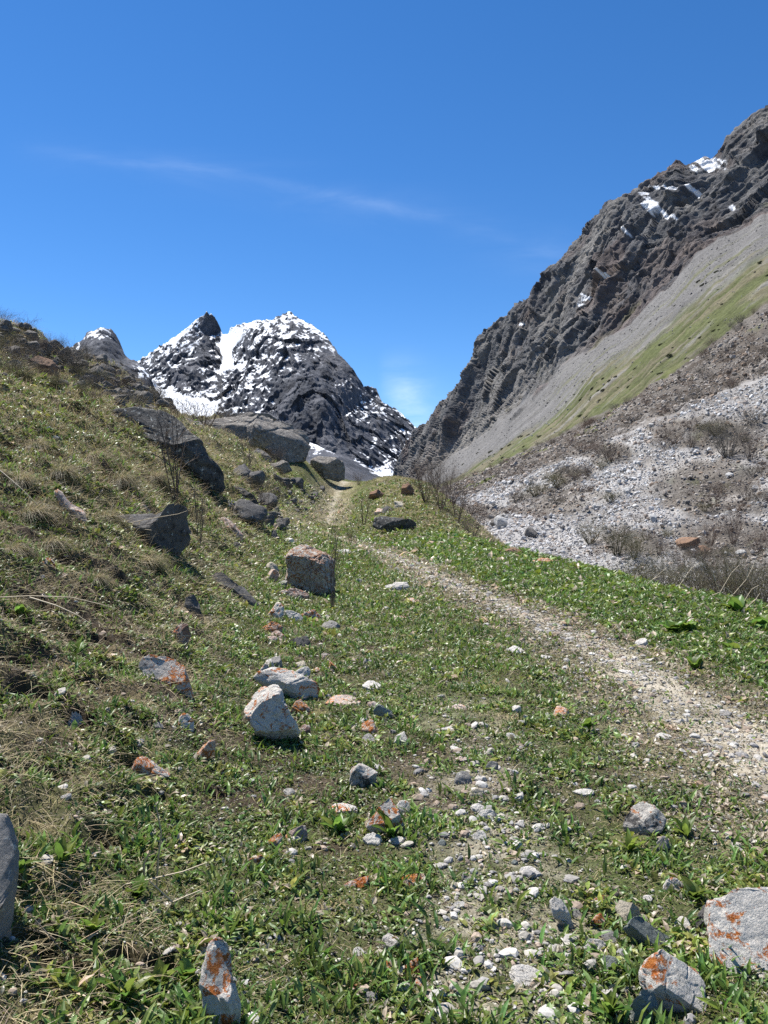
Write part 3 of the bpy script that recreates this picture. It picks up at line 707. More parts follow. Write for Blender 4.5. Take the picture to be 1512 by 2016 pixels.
def chip(v, r, n, lo=.62, hi=.92, facing=None):
    """cut flat facets off a unit body"""
    for _ in range(n):
        d = r.normal(size=3); d /= np.linalg.norm(d)
        h = r.uniform(lo, hi); s = v @ d
        over = np.maximum(0, s - h)
        v = v - over[:, None] * d * .93
    return v

def stone_shape(seed, sub=4, p=3.2, ncut=14, rough=.05, face=True):
    """angular field stone: a body cut by flat facets, then weathered"""
    r = np.random.default_rng(seed)
    v, f = ico(sub); v = v.copy()
    cuts = [(r.normal(size=3), r.uniform(.52, .88)) for _ in range(ncut)]
    if face:
        cuts += [(np.array([r.normal(0, .28), r.normal(-.62, .22), 1.0]), r.uniform(.22, .48)), (np.array([r.normal(0, .4), -1.0, r.normal(-.12, .15)]), r.uniform(.5, .7))]
    for d, h in cuts:
        d = d / np.linalg.norm(d); v = v - .86 * np.maximum(0, v @ d - h)[:, None] * d
    n_ = v / np.linalg.norm(v, axis=1, keepdims=True)
    v = v + n_ * (.13 * noise3(v * 1.2 + seed, 3) + rough * 1.3 * fbm(v * 2.6 + seed * 3.1, 5, 5, .6) - rough * .9 * smooth(.10, .0, worley(v * 1.7 + seed, 9)[1] - worley(v * 1.7 + seed, 9)[0]))[:, None]
    v -= (v.max(0) + v.min(0)) / 2
    v /= (v.max(0) - v.min(0)) / 2
    return v, f

def place_mesh(name, V, f, mat, label, cat, group=None):
    base = np.array([(V[:, 0].max() + V[:, 0].min()) / 2, (V[:, 1].max() + V[:, 1].min()) / 2, V[:, 2].min()])
    me = mesh(name, V - base, f, np.full(len(f), f.shape[1]), RM[mat] if isinstance(mat, str) else mat)
    o = link(name, me); o.location = base
    return tag(o, label, cat, group)

def outline_rock(name, mat, pix, label, thick=.85, base=None, Yc=None, sub=6, p=3.4, ncut=7, rough=.085, seed=None, cat='rock', top=None, topn=None):
    """rock whose front outline follows the photograph, with its own distance, depth and facets"""
    a = np.array(pix, float); seed = seed if seed is not None else int(abs(a).sum()) % 9973
    r = np.random.default_rng(seed)
    bx, by = (a[a[:, 1].argmax()] - [0, 4]) if base is None else base
    Y0 = float(hit(bx, by)[0]) if Yc is None else Yc
    wpx, hpx = np.ptp(a[:, 0]), np.ptp(a[:, 1])
    T = thick * min(wpx, hpx) * Y0 / F / 2
    Y1 = Y0 + T * .8
    c = (a.max(0) + a.min(0)) / 2
    th = np.arctan2(-(a[:, 1] - c[1]), a[:, 0] - c[0]); o_ = np.argsort(th)
    # radius as a function of angle, sampled along the polygon's edges
    poly = np.r_[a, a[:1]]; pts_ = np.concatenate([poly[i] + np.linspace(0, 1, 24, endpoint=False)[:, None] * (poly[i + 1] - poly[i]) for i in range(len(a))])
    t2 = np.arctan2(-(pts_[:, 1] - c[1]), pts_[:, 0] - c[0]); r2 = np.hypot(*(pts_ - c).T); k = np.argsort(t2)
    t2, r2 = t2[k], r2[k]
    v, f = ico(sub); v = v.copy()
    v = v / (np.abs(v) ** p).sum(1, keepdims=True) ** (1 / p)
    rho = np.hypot(v[:, 0], v[:, 2]); ang = np.arctan2(v[:, 2], v[:, 0])
    rmax = 1 / (np.abs(np.cos(ang)) ** p + np.abs(np.sin(ang)) ** p) ** (1 / p)
    rr = np.clip(rho / rmax, 0, 1)
    R = np.interp(ang, np.r_[t2 - 2 * np.pi, t2, t2 + 2 * np.pi], np.r_[r2, r2, r2])
    b = np.stack([rr * np.cos(ang), v[:, 1], rr * np.sin(ang)], -1)
    yd = b[:, 1].copy()
    cuts = []
    for _ in range(ncut + 4):                                       # facets on the sides
        d = r.normal(size=3); d[2] *= .8; d /= np.linalg.norm(d); cuts.append((d, r.uniform(.50, .80) if abs(d[1]) > .45 else r.uniform(.86, .97)))
    cuts.append((np.array(topn) if topn else np.array([r.normal(0, .32), -.6 if top else -.62, .8 if top else .78]), top or r.uniform(.60, .72))); cuts.append((np.array([r.normal(0, .3), -1, r.normal(-.1, .15)]), r.uniform(.55, .68)))
    for d, h in cuts:
        d = d / np.linalg.norm(d); b = b - np.maximum(0, b @ d - h)[:, None] * d
    n1 = fbm(b * 1.9 + seed, 6, 7, .58); w1_, w2_, _c = worley(b * 1.25 + seed + .15 * n1[:, None], 11)
    b = b * (1 + rough * 1.2 * n1 - rough * .8 * smooth(.07, 0, w2_ - w1_))[:, None]
    bx_, bz_ = b[:, 0] * R, b[:, 2] * R
    fx = wpx / np.ptp(bx_); fz = hpx / np.ptp(bz_); ox = (bx_.max() + bx_.min()) / 2; oz = (bz_.max() + bz_.min()) / 2
    s = Y1 / F
    V = np.stack([(c[0] - CX) * s + (bx_ - ox) * fx * s, Y1 + b[:, 1] * T, EYE - (c[1] - CY) * s + (bz_ - oz) * fz * s], -1)
    return place_mesh(name, V, f, mat, label, cat)

def box_rock(name, mat, box, label, ang=0, cat='stone', group=None, embed=.8, sub=None, seed=None, ncut=12, rough=.075, Y=None, ground=None, deep=1.0):
    """rock fitted to a photo box, resting on the ground its lower edge meets"""
    x0, y0, x1, y1 = box; cx = (x0 + x1) / 2
    wpx, hpx = x1 - x0, y1 - y0
    seed = seed if seed is not None else int(x0 * 7 + y0 * 13) % 9973
    Y0 = float(hit(cx, y1 - .10 * hpx)[0]) if Y is None else Y
    Hm, wm = hpx * Y0 / F, wpx * Y0 / F
    dep = max(.02, ((y0 + y1) / 2 - CY) / F)
    if ang: 
        d = min(wm, Hm) * .9 * deep; h = Hm
    else:
        d = .85 * wm * deep; h = Hm - d * dep
        if h < .38 * Hm: h = .38 * Hm; d = max(.45 * wm, (Hm - h) / dep if dep > .05 else .8 * wm)
        d = min(d, 1.6 * wm)
    sub = sub or (5 if wpx > 45 else 4)
    v, f = stone_shape(seed, sub, ncut=ncut, rough=rough)
    h2 = h * (1 + embed)
    v = v * np.array([wm / 2, d / 2, h2 / 2])
    r = np.random.default_rng(seed + 1)
    if ang:
        t = math.radians(-ang); c_, s_ = math.cos(t), math.sin(t)
        v = v @ np.array([[c_, 0, -s_], [0, 1, 0], [s_, 0, c_]]).T
        v = v @ np.array([[c_, 0, s_], [0, 1, 0], [-s_, 0, c_]]).T if False else v
    ctr = pt(cx, (y0 + y1) / 2 + .5 * embed * h * F / Y0, Y0 + d * .35)
    v = v + ctr
    return place_mesh(name, v, f, mat, label, cat, group)

# --- the large rocks, outlines in photo pixels
OR = outline_rock
OR('boulder', 'L', [(1385,1868),(1396,1826),(1412,1808),(1452,1786),(1500,1780),(1560,1786),(1640,1840),(1670,1960),(1640,2090),(1540,2110),(1478,2050),(1452,1985),(1425,1930),(1398,1900)], 'large pale granite boulder splashed with orange lichen at the trackside corner', 1.15, top=.34, base=(1440,1962), sub=6, ncut=4, rough=.07, p=2.5)
OR('boulder', 'L', [(1256,1912),(1262,1893),(1285,1880),(1320,1877),(1356,1884),(1376,1902),(1392,1935),(1394,1972),(1378,2008),(1330,2012),(1290,1985),(1270,1945)], 'rounded white boulder with rust lichen on its lower flank beside the large lichened boulder', 1.1, top=.34, sub=6, p=2.6)
OR('boulder', 'L', [(481,1396),(492,1370),(508,1350),(540,1349),(556,1356),(570,1378),(590,1412),(592,1438),(574,1468),(556,1476),(528,1468),(506,1440),(490,1416)], 'grey boulder with a shaded face dotted by red lichen, standing on end in turf', .9, sub=6, p=2.3, ncut=1, top=.74, topn=(-.5, -.28, .82))
OR('boulder', 'M', [(561,1140),(566,1094),(579,1077),(601,1072),(622,1080),(645,1092),(657,1106),(660,1140),(656,1168),(636,1178),(606,1168),(572,1150)], 'white topped boulder with rust band beside the trail, twiggy sapling in front', .95, sub=6, p=2.1, ncut=0, rough=.10, top=.80, topn=(-.15, -.45, .9))
OR('rock', 'L', [(498,1330),(510,1318),(536,1314),(580,1326),(622,1343),(630,1356),(622,1386),(600,1384),(560,1366),(520,1348)], 'long slab with white top and dark underside behind the upright grey boulder', .9, sub=5)
OR('boulder', 'D', [(222,1024),(240,1014),(300,1010),(330,999),(354,991),(364,1004),(372,1050),(362,1076),(340,1108),(320,1108),(284,1080),(246,1050)], 'dark wedge shaped boulder jutting from the hillside, pale upper edge', .85, sub=6, p=3)
OR('rock', 'G', [(250,1010),(256,996),(272,991),(288,995),(298,1008),(296,1022),(254,1022)], 'small rounded grey rock tucked behind the dark wedge boulder', .8)
OR('boulder', 'G', [(-125,1720),(-90,1660),(-56,1656),(-32,1690),(-14,1740),(-10,1800),(-14,1860),(-26,1920),(-36,1990),(-60,2060),(-130,2060)], 'granite boulder cut by the left picture edge on the near slope', 3.0, top=.10, topn=(.2, -.4, .85), base=(0,2010), sub=6, ncut=0, rough=.04, p=2.2)
OR('rock', 'L', [(392,1920),(398,1872),(410,1856),(430,1872),(444,1900),(456,1938),(474,1992),(470,2050),(400,2046),(394,1980)], 'upright grey rock tip with orange lichen poking from leaves at the bottom', 1.0, sub=5, top=.22, topn=(-.1, -.6, .8))
OR('boulder', 'K', [(207,818),(222,806),(262,800),(304,806),(336,822),(372,852),(402,884),(436,922),(447,940),(446,968),(430,974),(404,964),(376,934),(330,900),(282,872),(230,838)], 'huge blackish lichen crusted slab slanting down the hillside', .7, base=(425,972), Yc=17.5, sub=6, ncut=5)
OR('boulder', 'B', [(380,838),(412,829),(470,815),(510,820),(545,826),(582,838),(604,853),(614,880),(610,914),(590,912),(566,900),(528,888),(492,884),(448,872),(404,858)], 'massive flat topped boulder above the trail bend, the largest rock of the cluster', 1.1, base=(598,912), Yc=41, sub=6, p=4, ncut=9, rough=.12)
OR('rock', 'B', [(446,824),(456,812),(500,811),(534,818),(546,828),(500,834),(452,832)], 'low dark slab lying on top behind the massive flat boulder', .8, Yc=46)
OR('boulder', 'B', [(608,914),(613,904),(626,897),(660,899),(676,908),(680,926),(678,944),(668,949),(636,941),(616,932)], 'cracked square boulder right beside the trail crest', .95, Yc=45, sub=6, p=3.6)
OR('boulder', 'B', [(565,914),(570,902),(584,897),(598,905),(603,922),(592,928),(572,926)], 'round dark boulder between the massive boulder and the cracked square one', .9, Yc=43)
OR('boulder', 'B', [(488,906),(494,890),(508,882),(524,886),(534,902),(536,918),(516,918),(494,914)], 'dark humped boulder below the face of the massive boulder', .9, Yc=38)
OR('rock', 'B', [(528,922),(534,910),(552,905),(568,912),(576,928),(560,934),(536,930)], 'grey lump of rock in grass below the humped boulder', .9, Yc=37.5)
OR('boulder', 'B', [(352,850),(358,832),(374,822),(396,828),(412,846),(414,866),(396,868),(366,862)], 'dark boulder under bare bushes left of the massive boulder', .9, Yc=37)
OR('rock', 'K', [(448,968),(456,956),(478,960),(500,975),(512,1000),(496,1004),(466,988)], 'flat grey outcrop in the grass below the slanting slab', .7, Yc=19.5)
OR('boulder', 'N', [(54,722),(58,706),(76,700),(98,706),(111,722),(108,744),(92,751),(70,742)], 'brown block on the upper left hillside below the skyline', .9, Yc=26, sub=5, p=3.4)
OR('rock', 'T', [(80,752),(94,744),(112,750),(118,764),(100,772),(84,764)], 'grey block lying just below the brown block', .8, Yc=25)
OR('rock', 'T', [(-30,640),(-10,634),(14,640),(26,650),(20,660),(-20,656)], 'pale slab on the left skyline beside a bush', .8, Yc=33.5)
OR('rock', 'P', [(106,968),(116,962),(132,980),(150,996),(166,1012),(184,1048),(166,1046),(140,1022),(118,994)], 'thin pinkish slab half buried slantwise in dry grass', .6, sub=5)
OR('rock', 'O', [(272,1326),(280,1302),(296,1290),(322,1297),(345,1306),(360,1326),(374,1360),(384,1392),(356,1386),(330,1366),(306,1340)], 'long white slab blotched with orange lichen on the lower slope', .55, top=.14, sub=6)
OR('rock', 'R', [(420,1036),(426,1022),(442,1018),(460,1032),(476,1052),(480,1078),(462,1072),(436,1056)], 'reddish speckled rock leaning on the hillside', .75, sub=5)
OR('rock', 'D', [(418,1140),(424,1127),(438,1126),(454,1138),(478,1158),(512,1192),(514,1206),(496,1206),(468,1186),(440,1160)], 'long dark prism of stone lying downhill', .8, sub=5, p=3.4)
OR('rock', 'D', [(364,1192),(368,1172),(380,1170),(392,1190),(402,1216),(396,1230),(378,1218)], 'dark slab edge sticking out under a turf overhang', .7)
OR('rock', 'R', [(341,1248),(345,1230),(358,1226),(370,1236),(376,1252),(368,1270),(356,1282),(346,1266)], 'squat dark rock with an orange cap', .85)
OR('rock', 'K', [(732,1036),(738,1020),(758,1016),(790,1022),(816,1030),(820,1044),(796,1049),(760,1046)], 'long black outcrop at the foot of the grassy mound', .9, base=(776,1047), sub=5, p=3.4)
OR('rock', 'N', [(725,982),(730,968),(744,963),(756,972),(758,985),(744,986)], 'brown shaded block on the mound, nearer the trail', .9)
OR('rock', 'N', [(789,974),(792,956),(804,949),(814,960),(817,976),(804,980)], 'red brown block near the top of the mound', .9)
OR('rock', 'Q', [(1225,1640),(1226,1614),(1246,1594),(1270,1584),(1292,1590),(1310,1608),(1302,1628),(1290,1640),(1262,1648),(1240,1650)], 'white topped dark stone alone in the turf beside the bare track', .9, sub=5, top=.40, topn=(-.5, -.4, .8))
OR('rock', 'Q', [(686,1544),(688,1518),(703,1504),(722,1512),(738,1522),(744,1552),(720,1560)], 'dark rounded stone with rust streaks standing in leafy turf', .9, sub=5)
OR('rock', 'O', [(720,1632),(728,1606),(735,1582),(752,1577),(770,1584),(786,1608),(800,1644),(780,1644),(752,1652)], 'flat slab covered almost wholly in orange lichen', .6, top=.14, sub=5, p=3.4)
OR('rock', 'S', [(1226,1832),(1240,1812),(1256,1806),(1296,1810),(1314,1832),(1324,1862),(1310,1876),(1276,1876),(1250,1862)], 'smooth grey green slab beside the cream block', .7, top=.14, sub=5)
OR('rock', 'C', [(1212,1788),(1222,1776),(1244,1775),(1260,1786),(1262,1802),(1244,1816),(1228,1824),(1218,1806)], 'cream coloured angular block resting against the grey green slab', .9, sub=5)
OR('rock', 'W', [(1082,1776),(1092,1766),(1106,1772),(1120,1794),(1130,1822),(1122,1836),(1104,1826),(1088,1802)], 'white wedge shaped stone tilted on its side with a dark foot', .8, sub=5)
OR('rock', 'D', [(1366,1826),(1376,1798),(1390,1784),(1414,1786),(1432,1800),(1420,1822),(1398,1836)], 'dark angular rock wedged behind the large lichened boulder', .8, sub=5)
OR('rock', 'O', [(1486,1796),(1490,1770),(1504,1756),(1530,1750),(1560,1770),(1556,1796)], 'orange spotted rock peeping over the large lichened boulder', .8, base=(1515,1794))
OR('rock', 'S', [(1238,2010),(1244,1964),(1262,1946),(1286,1958),(1296,1986),(1292,2018),(1260,2024)], 'dark slaty rock at the foot of the rounded white boulder', .7, sub=5)
OR('rock', 'S', [(734,1400),(744,1386),(756,1386),(772,1402),(777,1420),(756,1420),(738,1414)], 'blue grey oval stone with orange edges near the middle of the turf', .6)
BX = box_rock
for nm, mt, bx_, ang, lb in [
 ('stone','A',(570,1380,618,1410),15,'orange rock pressed against the right side of the upright grey boulder'),
 ('stone','R',(588,1424,612,1452),0,'small dark red stone at the foot of the upright grey boulder'),
 ('stone','P',(640,1364,712,1392),0,'flat pinkish orange rock level with the turf right of the long slab'),
 ('stone','G',(520,1290,556,1318),0,'pointed grey stone at the top of the slab cluster'),
 ('stone','O',(500,1306,530,1340),20,'orange stained stone at the left end of the long slab'),
 ('stone','W',(524,1298,546,1322),-30,'small upright white stone leaning on the long slab'),
 ('stone','W',(574,1308,606,1336),40,'white finger of stone slanting over the long slab'),
 ('stone','C',(582,1300,602,1316),0,'small cream stone behind the white finger of stone'),
 ('stone','A',(645,1298,666,1322),-35,'bright orange stone in turf above the slab cluster'),
 ('stone','O',(614,1312,632,1326),0,'half buried orange stone right of the slab cluster'),
 ('stone','P',(632,1284,648,1298),0,'small pale pink stone in the leafy turf, uppermost of its scatter'),
 ('stone','P',(693,1294,707,1306),0,'small pink stone next to a grey domed stone'),
 ('stone','G',(712,1294,736,1308),0,'grey domed stone in the turf'),
 ('stone','W',(713,1338,752,1362),0,'rough pale grey stone alone in the turf between slab and track'),
 ('stone','P',(730,1376,748,1396),-40,'small pink wedge stone touching the blue grey oval'),
 ('stone','A',(712,1418,746,1446),-15,'orange stone in front of the blue grey oval'),
 ('stone','W',(711,1412,724,1428),0,'little white stone left of the orange stone'),
 ('stone','G',(712,1442,742,1462),0,'low grey stone just in front of the orange stone'),
 ('stone','W',(774,1444,806,1470),-20,'white split stone near the middle of the turf'),
 ('stone','R',(538,1157,610,1180),8,'long reddish flat rock in front of the rust banded boulder'),
 ('stone','G',(540,1142,566,1158),0,'small grey rock at the left foot of the rust banded boulder'),
 ('stone','L',(524,1184,556,1220),20,'white stone with an orange patch at the lower end of the dark prism'),
 ('stone','W',(555,1203,602,1224),10,'pale flat stone beside the orange patched one'),
 ('stone','O',(590,1200,642,1224),20,'orange and pink slab in the trackside stone row'),
 ('stone','G',(630,1220,670,1240),0,'flat pale grey stone ending the trackside stone row'),
 ('stone','A',(512,1224,560,1250),15,'rusty orange rock half hidden in grass below the dark prism'),
 ('stone','R',(528,1240,564,1258),0,'dark red stone just under the rusty orange rock'),
 ('stone','P',(526,1250,546,1266),0,'small pale pink stone below the dark red stone'),
 ('stone','D',(568,1250,610,1276),10,'dark mossy stone in grass below the stone row'),
 ('stone','C',(518,1108,550,1126),25,'buff flat rock uphill of the rust banded boulder'),
 ('stone','P',(520,1120,548,1146),35,'pale pink slab leaning uphill of the rust banded boulder'),
 ('stone','D',(522,1042,550,1062),0,'dark topped stone at the slope foot above the rust banded boulder'),
 ('stone','W',(552,1058,582,1070),0,'low whitish stones flush with grass at the trail bend'),
 ('stone','L',(344,1406,383,1438),20,'grey oval stone with one round orange patch'),
 ('stone','A',(380,1450,410,1500),35,'steep orange rock flake on the lower slope'),
 ('stone','O',(252,1500,328,1534),30,'narrow orange lichened rock slanting through dry grass'),
 ('stone','O',(519,1632,540,1672),40,'thin orange sliver of rock on the lower slope'),
 ('stone','O',(488,1684,532,1710),15,'orange crusted flat rock near the leafy plants'),
 ('stone','P',(556,1618,594,1658),50,'pinkish slab edge beside bare soil'),
 ('stone','O',(80,1098,110,1116),10,'small orange stone in the dry slope under tussocks'),
 ('stone','W',(110,1398,156,1428),35,'grey white slab buried in dry grass'),
 ('stone','L',(647,1574,706,1603),0,'white and orange stone left of the orange slab'),
 ('stone','L',(774,1576,814,1604),10,'white stone with rust specks right of the orange slab'),
 ('stone','W',(712,1642,752,1666),12,'white flat stone under the lower left edge of the orange slab'),
 ('stone','W',(764,1648,798,1664),5,'white sliver under the lower right edge of the orange slab'),
 ('stone','O',(676,1724,728,1752),8,'white stone with scattered orange spots in short grass'),
 ('stone','A',(788,1721,852,1748),6,'long flat orange rock partly under leaves'),
 ('stone','W',(890,1770,918,1792),0,'pale stone with a faint red stain near the pebbly strip'),
 ('stone','C',(888,1736,906,1754),-20,'small tan stone by the pebbly strip'),
 ('stone','G',(906,1714,930,1738),0,'squarish grey stone on the pebbly strip'),
 ('stone','Q',(752,1835,790,1876),0,'knobbly stone with white top and black underside'),
 ('stone','W',(694,1860,720,1884),0,'small chalky stone left of the knobbly stone'),
 ('stone','C',(736,1862,764,1888),0,'flat cream stone touching the knobbly stone'),
 ('stone','A',(784,1886,832,1926),10,'bright orange flake lying flat in the turf'),
 ('stone','O',(814,1920,842,1944),0,'small orange flake in front of the bright one'),
 ('stone','A',(748,1894,780,1914),10,'dull orange stone left of the bright flake'),
 ('stone','G',(762,1888,784,1902),0,'grey pebble resting against the dull orange stone'),
 ('stone','W',(774,1936,814,1956),5,'white flat stone below the bright orange flake'),
 ('stone','A',(686,1936,712,1956),0,'small red orange stone in straw'),
 ('stone','G',(716,1950,744,1976),0,'dusty grey stone near the bottom edge'),
 ('stone','G',(892,1520,934,1546),12,'dark grey bladed stone on the pebbly strip'),
 ('stone','W',(926,1578,956,1600),0,'clean white stone on the pebbly strip'),
 ('stone','W',(938,1594,984,1618),-18,'long white stone slanting on the pebbly strip'),
 ('stone','W',(928,1634,956,1656),15,'whitish stone below the long slanting one'),
 ('stone','S',(860,1648,878,1666),0,'small blue grey stone with a dark hollow'),
 ('stone','G',(954,1498,980,1520),10,'grey stone at the upper end of the pebbly strip'),
 ('stone','C',(922,1552,956,1570),5,'tan flat stone between dark blade and white stone'),
 ('stone','P',(896,1486,926,1502),0,'pale pinkish flat stone beyond the dark blade stone'),
 ('stone','W',(886,1466,910,1480),0,'pale stone flush with turf, farthest on the pebbly strip'),
 ('stone','W',(1012,1558,1030,1580),10,'small white stone right of the pebbly strip'),
 ('stone','W',(1012,1612,1032,1630),0,'round white stone right of the long slanting one'),
 ('stone','W',(1018,1702,1070,1730),0,'broad pale stone with a tiny orange dot'),
 ('stone','W',(998,1892,1084,1944),0,'big flat pale granite slab sunk in the turf near the bottom'),
 ('stone','S',(1006,1690,1020,1704),0,'small bluish pebble by the broad pale stone'),
 ('stone','G',(1280,1646,1320,1682),30,'grey speckled flat stone below the dark white topped stone'),
 ('stone','L',(1303,1728,1352,1758),-8,'white stone stained rust at its foot in the tall grass'),
 ('stone','W',(1126,1549,1170,1568),0,'pale flat stone in open turf'),
 ('stone','O',(1166,1764,1216,1784),5,'orange topped flat stone behind the cream block'),
 ('stone','A',(1160,1796,1190,1826),10,'orange stained rock left of the cream block'),
 ('stone','G',(1176,1826,1220,1858),0,'grey stone in front of the cream block'),
 ('stone','W',(1144,1846,1192,1876),12,'white streaked stone in front of the grey one'),
 ('stone','G',(1122,1784,1148,1808),0,'grey stone touching the tilted white wedge'),
 ('stone','S',(1190,1880,1222,1910),-20,'pale green flat stone near the rounded white boulder'),
 ('stone','W',(1164,1940,1220,1974),0,'low whitish rock beneath broad leaves'),
 ('stone','C',(1128,1994,1172,2020),0,'cream stone cut by the bottom picture edge'),
 ('stone','W',(1322,1806,1358,1832),5,'pale stone in grass left of the dark angular rock'),
 ('stone','W',(1264,1760,1284,1778),0,'small white stone behind the cream block'),
 ('stone','W',(758,1146,810,1164),-5,'white flat rock alone in the trail turf'),
 ('stone','P',(796,1176,826,1188),0,'thin pinkish stone below the white flat rock'),
 ('stone','P',(774,1210,806,1220),0,'pale pink stone flush with the trail turf'),
 ('stone','W',(660,1080,690,1090),0,'white stone right of the rust banded boulder top'),
 ('stone','G',(700,1138,716,1150),0,'small grey stone right of the rust banded boulder'),
 ('stone','D',(626,956,640,966),0,'dark stone on the trail below the crest'),
 ('stone','P',(1088,1388,1122,1414),0,'pointed pale stone with a rosy stain left of the bare track'),
 ('stone','W',(1000,1270,1032,1288),0,'pale stone on the left border of the bare track'),
 ('stone','W',(1060,1288,1086,1298),0,'white sliver on the bare track'),
 ('stone','W',(1218,1316,1246,1328),0,'whitest slab in the bare track'),
 ('stone','L',(1350,1216,1374,1232),0,'white and orange stone in the lush verge'),
 ('stone','W',(1250,1258,1276,1276),-10,'grey white stone at the verge edge by the track'),
 ('stone','A',(1044,1097,1094,1114),0,'red rock on the far lip of the verge'),
 ('stone','N',(983,1076,1036,1094),0,'brown rock on the lip of the verge by bare bushes'),
 ('stone','P',(888,1384,920,1396),0,'thin rosy stone in the turf left of the track'),
 ('stone','W',(868,1426,900,1442),0,'pale wide stone in the turf left of the track'),
 ('stone','W',(1004,1386,1026,1404),0,'white stone left of the pointed rosy one'),
 ('stone','W',(996,1440,1016,1456),0,'white knob of stone in the turf'),
 ('stone','W',(1290,1440,1326,1456),0,'whitish split stone at the track edge'),
 ('stone','G',(1418,1398,1442,1412),0,'grey stone on the verge side of the track'),
 ('stone','P',(736,1000,760,1012),0,'pale pinkish rock midway down the mound'),
 ('stone','C',(776,986,800,1000),0,'buff rock in the middle of the mound'),
 ('stone','D',(752,996,772,1010),10,'dark flat rock above the black outcrop'),
 ('stone','G',(440,984,470,1006),15,'grey rock below the tip of the slanting slab'),
 ('stone','G',(300,1420,322,1436),0,'small grey rock under the lichen blotched slab'),
 ('stone','D',(480,1010,520,1026),10,'dark rock under the thin shrub at the slope foot'),
 ('stone','D',(452,1066,476,1082),0,'dark stone below the reddish speckled rock'),
]:
    BX(nm, mt, bx_, lb, ang)
# rubble beside the upper trail, talus on the hillside: many alike
r_ = np.random.default_rng(5)
def scatter_rocks(name, mat, poly_pts, n, wr, label, group, cat='rock', seed=0, shapes=6):
    base = []
    for k in range(shapes):
        v, f = stone_shape(seed * 50 + k, 4, ncut=16, rough=.06)
        v = v * np.array([.5, .42, .36]); base.append(mesh(name, v, f, np.full(len(f), 3), RM[mat]))
    rr = np.random.default_rng(seed + 900)
    k = 0
    while k < n:
        c = poly_pts[rr.integers(len(poly_pts))]
        px, py = rr.normal(c[0], c[2]), rr.normal(c[1], c[3])
        Y = float(hit(px, py)[0])
        if Y > 70 or px < -60: continue
        s = rr.uniform(*wr) * rr.uniform(.6, 1.5) * (Y / F if wr[1] > 3 else 1); X = (px - CX) / F * Y
        o = link(name, base[k % shapes]); z = float(H(np.array(X), np.array(Y)))
        o.location = (X, Y, z + s * .16); o.scale = (s, s * rr.uniform(.8, 1.2), s * rr.uniform(.8, 1.2)); o.rotation_euler = (rr.normal(0, .3), rr.normal(0, .3), rr.uniform(0, 6.3))
        tag(o, label, cat, group); k += 1
scatter_rocks('rock', 'T', [(60,680,50,16),(130,700,40,14),(190,735,30,14),(235,765,26,12),(280,790,18,8),(20,655,30,10),(160,725,60,16),(215,760,30,10),(250,785,36,10),(305,800,16,7),(90,700,40,12),(20,690,30,16)], 290, (10, 27), 'grey talus rock on the stony upper left hillside', 'talus rocks on the upper left hillside', seed=1)
scatter_rocks('rock', 'T', [(610,975,8,10),(590,1000,10,14),(560,1030,14,14),(565,985,10,12),(530,1030,12,14)], 46, (.14, .34), 'small grey rubble rock at the slope foot beside the upper trail', 'rubble rocks beside the upper trail', seed=2)
scatter_rocks('rock', 'D', [(560,960,14,10),(520,1000,20,14),(500,1030,16,14),(470,960,14,14)], 16, (.3, .75), 'dark rock half sunk in the grassy slope above the upper trail', 'dark rocks above the upper trail', seed=3)
# ================================================================ shrubs, stalks, leafy plants
def tubes(segs):
    """segs: list of (p0, p1, r0, r1) -> three sided twigs"""
    S = np.array([[*a, *b, ra, rb] for a, b, ra, rb in segs], float)
    a, b, ra, rb = S[:, :3], S[:, 3:6], S[:, 6], S[:, 7]
    d = b - a; d /= np.linalg.norm(d, axis=1, keepdims=True) + 1e-9
    ref = np.where(np.abs(d[:, 2:]) > .9, np.array([[1., 0, 0]]), np.array([[0., 0, 1]]))
    u = np.cross(d, ref); u /= np.linalg.norm(u, axis=1, keepdims=True) + 1e-9; v = np.cross(d, u)
    V = np.empty((len(S), 6, 3))
    for k in range(3):
        t = 2 * math.pi * k / 3; o = math.cos(t) * u + math.sin(t) * v
        V[:, k] = a + o * ra[:, None]; V[:, 3 + k] = b + o * rb[:, None]
    i = np.arange(len(S))[:, None] * 6
    Fq = np.concatenate([i + np.array([k, (k + 1) % 3, 3 + (k + 1) % 3, 3 + k]) for k in range(3)])
    return V.reshape(-1, 3), Fq

def grow(r, p, d, length, rad, level, out, tips, spread=.65, up=.07, nseg=3):
    q = p; l = length / nseg
    for s in range(nseg):
        d = d + r.normal(0, .13, 3) + np.array([0, 0, up]); d = d / np.linalg.norm(d)
        q2 = q + d * l
        ra, rb = rad * (1 - .28 * s / nseg * 2), rad * (1 - .28 * (s + 1) / nseg * 2)
        out[min(level, 1)].append((q, q2, ra, rb)); q = q2
        if level < 3 and (s > 0 or level > 0):
            for _ in range(r.integers(1, 3)):
                dd = d + r.normal(0, spread, 3); dd /= np.linalg.norm(dd)
                grow(r, q, dd, length * r.uniform(.4, .65), rad * .52, level + 1, out, tips, spread, up, max(2, nseg - 1))
    tips.append(q)

